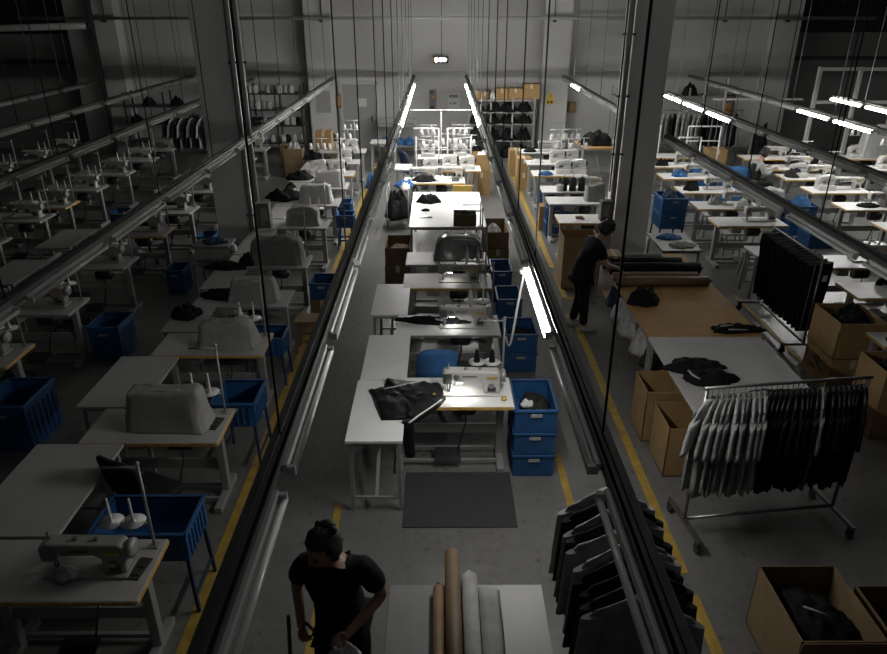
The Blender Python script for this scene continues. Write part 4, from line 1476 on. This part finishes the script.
tag(MB().lathe([(.06, 0), (.07, .01), (.075, .13), (.07, .14)], n=16).build('white_cup', 'bag', None, loc=(2.42, 14.0, .781)), 'white cup at the front of the third right table', 'cup')
heap(2.35, 15.5, .781, .3, .22, .08, 130, 'blue cloth on the fourth table along right yellow line', 'bluec')
heap(2.3, 18.2, .781, .34, .25, .1, 131, 'black cloth on the last table along right yellow line')
heap(2.3, 16.8, .781, .3, .22, .08, 132, 'white cloth on the fifth table along right yellow line', 'whitec')
for k, (x, y, z) in enumerate(((2.3, 14.65, 0), (2.3, 14.65, .302), (2.3, 13.55, 0), (2.3, 13.55, .302), (2.75, 15.0, 0), (3.1, 14.7, 0), (3.1, 14.7, .302), (3.2, 17.5, .0), (3.2, 17.5, .302), (3.1, 13.55, 0))):
    crate(x, y, z, '%s of the blue crates set between tables along right yellow line' % ORD[k], .44, .36, .3)
carton(1.98 + .2, 14.95 - .95, .0, 'brown box under the front of third right table', .34, .3, .5, 'carton')
carton(2.06, 17.4, .0, 'lower brown box by the far right yellow line', .34, .4, .45, 'carton')
carton(2.06, 17.4, .452, 'upper brown box by the far right yellow line', .34, .4, .35, 'carton')
carton(2.02, 19.0, .0, 'brown box beside the last right table near back wall', .34, .4, .7, 'carton')
carton(2.24, 10.85, 0, 'tall open brown box left of the leaning person', .56, .5, .86, 'carton', 1)
plain_table(3.62, 4.75, 18.2, 19.3, 'brown wooden table with black heap near the back wall', .86, 'wood', None, 'work_table')
heap(4.15, 18.8, .862, .95, .6, .38, 133, 'large black heap on the brown wooden table near back wall')
heap(4.62, 18.6, .862, .25, .3, .2, 134, 'white cloth beside the large black heap near back wall', 'whitec')
plain_table(3.64, 4.3, 10.9, 11.9, 'low steel table with blue top pad beside the right column', .55, 'lam3', None, 'low_table')
heap(4.05, 11.15, .55, .42, .3, .05, 135, 'white cloth on the low table beside the right column', 'lightc')
heap(3.95, 11.6, .55, .4, .3, .05, 136, 'blue cloth on the low table beside the right column', 'bluec')
crate(4.42, 13.2, 0, 'lower blue crate on legs right of the right column', .5, .6, .3, 'blue', .3)
crate(4.42, 13.2, .602, 'upper blue crate right of the right column', .5, .6, .3, 'blue')
heap(4.42, 13.3, .78, .36, .4, .2, 137, 'dark blue cloth in the upper crate right of column', 'navy', group='clothes inside crates and boxes')

R2 = [5.6, 6.9, 8.3, 9.43, 11.53, 12.62, 13.83, 15.1, 16.3, 17.4]
R2X = [5.9, 5.5, 5.97, 6.1, 5.35, 5.38, 5.45, 5.45, 5.6, 5.6]
for i, y in enumerate(R2):
    sewing_table(R2X[i], y + .285, 'sewing table, %s from the front in the row behind the trouser rack' % ORD[i], True, i in (3,), 0, 'lam')
    if i in (2, 3, 4, 5, 6, 7, 8):
        sewing_machine(R2X[i] + .22, y + .33, 'sewing machine on the %s table of the row behind the trouser rack' % ORD[i], 'mach')
plain_table(4.83, 5.35, 10.15, 10.64, 'small white side table between trouser rack and sewing tables', .72, 'lam', EXT, 'side_table')
heap(6.15, 8.75, .781, .55, .3, .2, 140, 'black garment on the table at the right edge')
heap(5.1, 6.98, .781, .2, .3, .12, 141, 'black cloth at the end of the second right table')
for k, (x, y, m) in enumerate(((5.1, 14.1, 'black'), (5.25, 15.35, 'bluec'), (5.2, 13.0, 'lightc'), (5.6, 12.75, 'whitec'), (5.2, 16.5, 'black'), (5.1, 17.6, 'carton'))):
    heap(x, y, .781, .3, .25, .16, 142 + k, '%s small cloth pile on the tables behind the trouser rack, %s' % (ORD[k], {'black': 'black', 'bluec': 'blue', 'lightc': 'pale grey', 'whitec': 'white', 'carton': 'tan'}[m]), m)
for i in (4, 5, 6):
    stool(R2X[i] - .1, R2[i] - .4, 'wooden stool at the %s table behind the trouser rack' % ORD[i], 'leg')
cover(6.3, 8.1, 'white sheet bundle beside the black garment at the right edge', 'lightc', .4, .4, .5, 22, z=0)

R3 = [11.2, 12.54, 13.82, 15.0, 16.0, 17.2]
for i, y in enumerate(R3):
    sewing_table(8.07, y + .285, 'sewing table, %s from the front in the third row at right' % ORD[i], True, i == 0, 0, 'lam')
    if i != 0:
        sewing_machine(8.3, y + .33, 'sewing machine on the %s table of the third row at right' % ORD[i], 'mach')
    if i in (2, 3):
        overlock(7.85, y + .3, 'overlock machine on the %s table of the third row at right' % ORD[i])
heap(8.0, 12.8, .781, .4, .25, .05, 150, 'flat black cloth on the second table of third right row')
cover(8.45, 12.85, 'dark grey hood on the second table of third right row', 'coverd', .36, .3, .32, 23)
heap(7.75, 15.3, .781, .4, .3, .2, 151, 'dark cloth on the fourth table of third right row', 'char')
for k, (x, y, z, m) in enumerate(((7.2, 13.7, .0, 'blue'), (7.2, 13.7, .302, 'blue'), (7.2, 12.9, .0, 'blue'), (9.0, 13.2, .5, 'blue'))):
    crate(x, y, 0 if z in (.3, .5) else z, '%s blue crate in the aisle before the third right row' % ORD[k], .5, .5, .3, 'blue', z if z in (.3, .5) else 0)
cover(6.15, 16.3, 'blue cloth draped over a chair, left of the two by seated worker', 'bluec', .56, .46, .86, 26, z=0)
cover(6.74, 15.95, 'blue cloth draped over a chair, right of the two by seated worker', 'bluec', .56, .46, .86, 27, z=0)
heap(7.2, 13.7, .56, .4, .4, .2, 158, 'blue cloth heaped in the crate before white chair cover', 'bluec', group='clothes inside crates and boxes')
cover(6.72, 14.0, 'white sheet draped over a chair behind the lamp track at right', 'lightc', .46, .42, .82, 24, z=0)
carton(7.0, 18.0, .0, 'lower brown box behind the seated worker', .6, .5, .55, 'carton')
carton(7.0, 18.0, .552, 'upper brown box behind the seated worker', .45, .45, .35, 'carton')
R4 = [13.3, 14.6, 15.9, 17.2]
for i, y in enumerate(R4):
    sewing_table(10.5, y + .285, 'sewing table, %s from the front in the farthest right row' % ORD[i], i == 3, False, 0, 'lam')
    overlock(10.3, y + .3, 'left overlock machine on the %s table of the farthest right row' % ORD[i])
    sewing_machine(10.8, y + .33, 'sewing machine on the %s table of the farthest right row' % ORD[i], 'mach')
cover(10.75, 17.5, 'pale cloth draped over a frame at the far right edge', 'lightc', .7, .4, .7, 25, z=.781)

# back right: racks of hanging clothes
rack(5.0, 19.6, 8.2, 19.6, 1.62, 'long garment rack along the back wall right of the column')
seq = 'black black char black lightc black black lightc greyc black lightc lightc greyc lightc lightc black black char black greyc black black'.split()
for k, m in enumerate(seq):
    hang(5.1 + .14 * k, 19.6, 1.6, '%s garment from the left on the long back rack' % (ORD + ['thirteenth', 'fourteenth', 'fifteenth', 'sixteenth', 'seventeenth', 'eighteenth', 'nineteenth', 'twentieth', 'twenty-first', 'twenty-second'])[k], k, m, R(60 + random.uniform(-10, 10)), 'garments on the long back rack', .46, .9)
shelf_unit(5.2, 8.4, 21.8, .6, (1.75,), 2.0, 'high steel shelf behind the long back rack', 'leg', 4)
heap(7.4, 21.7, 1.77, .5, .4, .36, 160, 'black bundle on the high steel shelf at back right', 'black', 'cloth_bundle', 'bundle', None)
heap(6.6, 21.7, 1.77, .4, .4, .12, 161, 'pale bundle on the high steel shelf at back right', 'lightc', 'cloth_bundle', 'bundle', None)
for k, (x0, x1, y, h) in enumerate(((5.0, 5.5, 17.9, 1.5), (5.75, 6.3, 17.2, 1.3), (6.1, 6.9, 17.6, 1.5))):
    t = thing('pipe_rack', '%s white pipe frame standing before the long back rack' % ('left', 'middle', 'right')[k], 'frame', (x0, y, 0))
    w = x1 - x0
    for x in (0, w):
        MB().tube([(x, 0, 0), (x, 0, h)], .02, 8).build('post', 'bar', t)
    MB().tube([(0, 0, h), (w, 0, h)], .02, 8).tube([(0, 0, h - .35), (w, 0, h - .35)], .016, 8).build('crossbar', 'bar', t)
# white frame partition at far right
t = thing('frame_partition', 'white metal frame partition standing at the far right', 'partition', (9.75, 19.0, 0))
for x in (0, 1.05, 2.1):
    MB().box((x, 0, 1.38), (.09, .09, 2.76)).build('post', 'office', t, .006)
for z in (2.71, 1.9):
    MB().box((1.3, 0, z), (2.6, .07, .08)).build('rail', 'office', t)
MB().box((-1.2, .6, 1.9), (2.4, .05, .05)).build('side_rail', 'office', t)
for x in (-2.1, -1.2):
    MB().box((x, .6, 1.2), (.06, .06, 2.4)).build('side_post', 'leg', t)
tag(MB().box((0, 0, 0), (.4, .03, .3)).build('paper_poster', 'paper', None, loc=(9.55, 22.3 - .33, 1.7)), 'white poster on the back pilaster behind the lamp track', 'poster')
t = thing('picture_frame', 'narrow dark framed panel on the back wall at right', 'frame', (8.9, 22.47, 1.25))
MB().box((-.17, 0, 0), (.03, .04, .9)).box((.17, 0, 0), (.03, .04, .9)).box((0, 0, .44), (.34, .04, .03)).box((0, 0, -.44), (.34, .04, .03)).build('frame', 'dsteel', t)
MB().box((0, .01, 0), (.32, .02, .86)).build('panel', 'paperd', t)
MB().box((0, -.005, .05), (.14, .01, .3)).build('print_patch', 'orange', t)
heap(9.55, 21.3, 0, .7, .6, 1.0, 165, 'large dark sack standing near the right pilaster', 'char', 'sack', 'sack', None)
heap(9.75, 20.6, 0, .4, .4, .8, 166, 'tan sack standing before the dark one at right pilaster', 'kraft', 'sack', 'sack', None)

# ================================================================== BOTTOM CENTRE TABLE
plain_table(-.33, .65, 1.9, 3.41, 'grey work table with cardboard and white rolls at the bottom edge', .8, 'lam3', None, 'work_table')
fabric_roll(.075, 2.92, .801, .05, 1.44, 'long brown cardboard roll overhanging the bottom work table', 'kraft', 0, 'cartond', 'Y')
fabric_roll(.182, 2.73, .801, .05, 1.56 - .16, 'white fabric roll beside the brown cardboard roll', 'lightc', 0, 'bag', 'Y')
fabric_roll(-.016, 2.6, .801, .034, 1.5, 'thin dark roll left of the brown cardboard roll', 'woodd', 0, 'dsteel', 'Y')
b = MB()
L = []
for k in range(16):
    y = 1.95 + (3.36 - 1.95) * k / 15
    L.append([(x, y, z) for x, z in ((.235, .802), (.24, .83 + .008 * nz(y * 6, 1, 0)), (.29, .835 + .012 * nz(y * 4, 5, 0)), (.34, .822 + .01 * nz(y * 7, 3, 0)), (.375 + .02 * nz(y * 2, 8, 0), .802))])
b.rings(L)
tag(b.build('folded_cloth', 'lightc'), 'folded white cloth right of the white roll on bottom table', 'cloth')


# ================================================================== PEOPLE
def person(label, loc, rz, J, shirt_m, pants_m, hair, sleeves=True, cat='person', head_fwd=(0, .8, -.6), head_up=(0, .5, .85), sc=1.0, hr=.112, bulk=1.0, vest=None, bun=False):
    t = thing('person', label, cat, loc, rz)
    t.scale = (sc, sc, sc)
    nodes, edges, roots = {}, [], ['pelvis']
    g = lambda n, r: nodes.__setitem__(n, (J[n], r))
    g('pelvis', .125), g('belly', .12), g('chest', .135), g('neckbase', .07), g('neck', .052), g('headc', .06)
    edges += [('pelvis', 'belly'), ('belly', 'chest'), ('chest', 'neckbase'), ('neckbase', 'neck'), ('neck', 'headc')]
    for s in 'lr':
        g('sh' + s, .066), g('el' + s, .041), g('wr' + s, .027)
        g('hip' + s, .095), g('kn' + s, .06), g('an' + s, .04), g('toe' + s, .035)
        J['palm' + s] = tuple(Vector(J['wr' + s]) + (Vector(J['wr' + s]) - Vector(J['el' + s])).normalized() * .06)
        g('palm' + s, (.034, .02))
        edges += [('chest', 'sh' + s), ('sh' + s, 'el' + s), ('el' + s, 'wr' + s), ('wr' + s, 'palm' + s), ('pelvis', 'hip' + s), ('hip' + s, 'kn' + s), ('kn' + s, 'an' + s), ('an' + s, 'toe' + s)]
        hand(nodes, edges, roots, J['wr' + s], Vector(J['wr' + s]) - Vector(J['el' + s]), J.get('palmn' + s, (0, 0, -1)), 'h' + s, J.get('curl', .8), 1.0)
    bm = skin_mesh(nodes, edges, roots)
    hc = Vector(J['headc']) + Vector((0, .02, .03))
    fr = head_bm(bm, hc, head_fwd, head_up)
    body = bm_obj('body', bm, 'skin', t)
    f, u, s = fr
    b = MB()
    for q in (-1, 1):
        b.ball(hc + s * (q * .034) + f * .088 + u * .012, .0105, 8)
    b.build('eyes', 'plate', t)
    hair_cap('hair', hc, fr, hr, 'hair', t, bumpy=hair, front=.58 if bun else .3)
    if bun:
        MB().ball(hc - f * .07 + u * .115, .042, 12, (1.2, .9, .8)).ball(hc - f * .05 + u * .12 + s * .045, .022, 8).ball(hc - f * .06 + u * .12 - s * .05, .024, 8).build('hair_bun', 'hair', t)
    # shirt
    n2 = {}
    S = lambda n, r: n2.__setitem__(n, (J[n], r * bulk))
    n2['hem'] = (tuple(Vector(J['pelvis']) + Vector((0, -.01, -.07))), .15)
    S('pelvis', .15), S('belly', .147), S('chest', .158), S('neckbase', .085)
    e2 = [('hem', 'pelvis'), ('pelvis', 'belly'), ('belly', 'chest'), ('chest', 'neckbase')]
    for q in 'lr':
        S('sh' + q, .085)
        a, c = Vector(J['sh' + q]), Vector(J['el' + q])
        n2['cuff' + q] = (tuple(a.lerp(c, .8 if sleeves is True else 1.0)), .066)
        e2 += [('chest', 'sh' + q), ('sh' + q, 'cuff' + q)]
        if sleeves == 'long':
            S('wr' + q, .042)
            e2.append(('cuff' + q, 'wr' + q))
    bm_obj('shirt', skin_mesh(n2, e2, ['pelvis']), shirt_m, t)
    if vest:
        n4 = {n: (J[n], q) for n, q in (('pelvis', .165), ('belly', .162), ('chest', .17), ('neckbase', .06))}
        n4['top'] = (tuple(Vector(J['chest']).lerp(Vector(J['neckbase']), .55)), .135)
        del n4['neckbase']
        bm_obj('vest', skin_mesh(n4, [('pelvis', 'belly'), ('belly', 'chest'), ('chest', 'top')], ['pelvis']), vest, t)
    n3 = {}
    P = lambda n, r: n3.__setitem__(n, (J[n], r))
    P('pelvis', .138)
    n3['waist'] = (tuple(Vector(J['pelvis']).lerp(Vector(J['belly']), .6)), .132)
    e3 = [('waist', 'pelvis')]
    for q in 'lr':
        P('hip' + q, .108), P('kn' + q, .078), P('an' + q, .062)
        e3 += [('pelvis', 'hip' + q), ('hip' + q, 'kn' + q), ('kn' + q, 'an' + q)]
    bm_obj('trousers', skin_mesh(n3, e3, ['pelvis']), pants_m, t)
    for q in 'lr':
        a, c = Vector(J['an' + q]), Vector(J['toe' + q])
        d = (c - a)
        d.z = 0
        d.normalize()
        sd = Vector((-d.y, d.x, 0))
        base = Vector((a.x, a.y, a.z - .09)) if a.z > .05 else Vector((a.x, a.y, 0))
        b = MB()
        rings = []
        for z, k in ((0.002, 1), (.03, 1.02), (.06, .9), (.09, .62)):
            ring = []
            for i in range(18):
                an = 2 * PI * i / 18
                l = .07 + .0 + math.cos(an) * .135 * (k if math.cos(an) > 0 else min(1, k + .15))
                w = math.sin(an) * .047 * k * (1 + .12 * math.cos(an))
                ring.append(base + d * (l - .02 * (z > .05)) + sd * w + Vector((0, 0, z)))
            rings.append(ring)
        b.rings(rings).build('shoe', 'shoe', t)
    return t


J = dict(pelvis=(0, 0, .92), belly=(0, .04, 1.06), chest=(0, .12, 1.24), neckbase=(0, .2, 1.38), neck=(0, .235, 1.42), headc=(0, .29, 1.48),
         shl=(-.165, .16, 1.33), shr=(.165, .16, 1.33), ell=(-.23, .24, 1.07), elr=(.23, .24, 1.07), wrl=(-.16, .44, .98), wrr=(.15, .45, .98),
         hipl=(-.085, 0, .86), hipr=(.085, 0, .86), knl=(-.10, .04, .48), knr=(.10, .02, .48), anl=(-.11, -.05, .09), anr=(.11, .04, .09), toel=(-.12, .1, .04), toer=(.13, .19, .04))
person('person in black with short dark hair leaning over the tan cutting table', (1.96, 9.08, 0), R(-78), J, 'black', 'black', .035, sc=.955, hr=.122, bulk=1.1, head_fwd=(0, .75, -.65), head_up=(0, .6, .75))
# sweeper at the bottom
J = dict(pelvis=(0, 0, .90), belly=(0, .03, 1.04), chest=(0, .06, 1.24), neckbase=(0, .10, 1.38), neck=(.01, .125, 1.42), headc=(.015, .16, 1.50),
         shl=(-.17, .07, 1.33), shr=(.165, .10, 1.33), ell=(-.27, .02, 1.08), elr=(.25, .02, 1.10), wrl=(-.12, .22, .98), wrr=(.22, .10, .90),
         hipl=(-.085, 0, .85), hipr=(.085, 0, .85), knl=(-.10, .04, .47), knr=(.10, .06, .47), anl=(-.11, 0, .09), anr=(.12, .02, .09), toel=(-.12, .15, .04), toer=(.13, .17, .04),
         palmnl=(.4, .2, -1), palmnr=(-1, .3, 0), curl=1.15)
person('person in black shirt with dark tied-up hair holding a broom at the bottom', (-.60, 3.12, 0), R(172), J, 'black', 'black', .012, head_fwd=(.42, .85, -.2), head_up=(.05, .22, .97), hr=.118, bulk=1.1, bun=True)
ROT = Matrix.Rotation(R(172), 3, 'Z')


def PW(p):
    return ROT @ Vector(p) + Vector((-.60, 3.12, 0))


t = thing('broom', 'black broom held by the person at the bottom', 'broom', PW((.27, .3, 0)))
o = Vector(t.location)
MB().tube([PW((.262, .17, .99)) - o, PW((.27, .30, .06)) - o], .012, 10).build('handle', 'dsteel', t)
MB().box((0, 0, .075), (.34, .05, .04)).build('head_block', 'dsteel', t, .008)
MB().box((0, 0, .03), (.33, .04, .058), None, .85).build('bristles', 'char', t)
cp = PW((-.10, .30, .90))
heap(cp.x, cp.y, cp.z - .05, .19, .13, .11, 171, 'crumpled white cloth in the hand of the person at bottom', 'bag', 'cleaning_cloth', 'cloth', None)
# seated worker
J = dict(pelvis=(0, 0, .52), belly=(0, .03, .66), chest=(0, .07, .86), neckbase=(0, .12, 1.0), neck=(0, .15, 1.05), headc=(0, .19, 1.13),
         shl=(-.165, .08, .95), shr=(.165, .08, .95), ell=(-.22, .16, .72), elr=(.22, .16, .72), wrl=(-.15, .38, .82), wrr=(.15, .38, .82),
         hipl=(-.09, .04, .50), hipr=(.09, .04, .50), knl=(-.12, .42, .50), knr=(.12, .42, .50), anl=(-.12, .38, .09), anr=(.12, .38, .09), toel=(-.12, .52, .04), toer=(.12, .52, .04))
person('seated person in white shirt and dark vest at a right table', (7.12, 15.9, 0), R(-80), J, 'lightc', 'char', .012, sleeves='long', head_fwd=(0, .9, -.4), head_up=(0, .4, .9), hr=.118, vest='char')
stool(7.10, 15.9, 'grey stool under the seated person at right', 'leg')

# ------------------------------------------------------------------ world and view
w = bpy.data.worlds.new('world')
bpy.context.scene.world = w
w.use_nodes = True
w.node_tree.nodes['Background'].inputs['Color'].default_value = (.9, .95, 1, 1)
w.node_tree.nodes['Background'].inputs['Strength'].default_value = .024
vs = bpy.context.scene.view_settings
vs.view_transform = 'Standard'
vs.look = 'None'
vs.exposure = 0
vs.gamma = 1
vs.use_curve_mapping = False
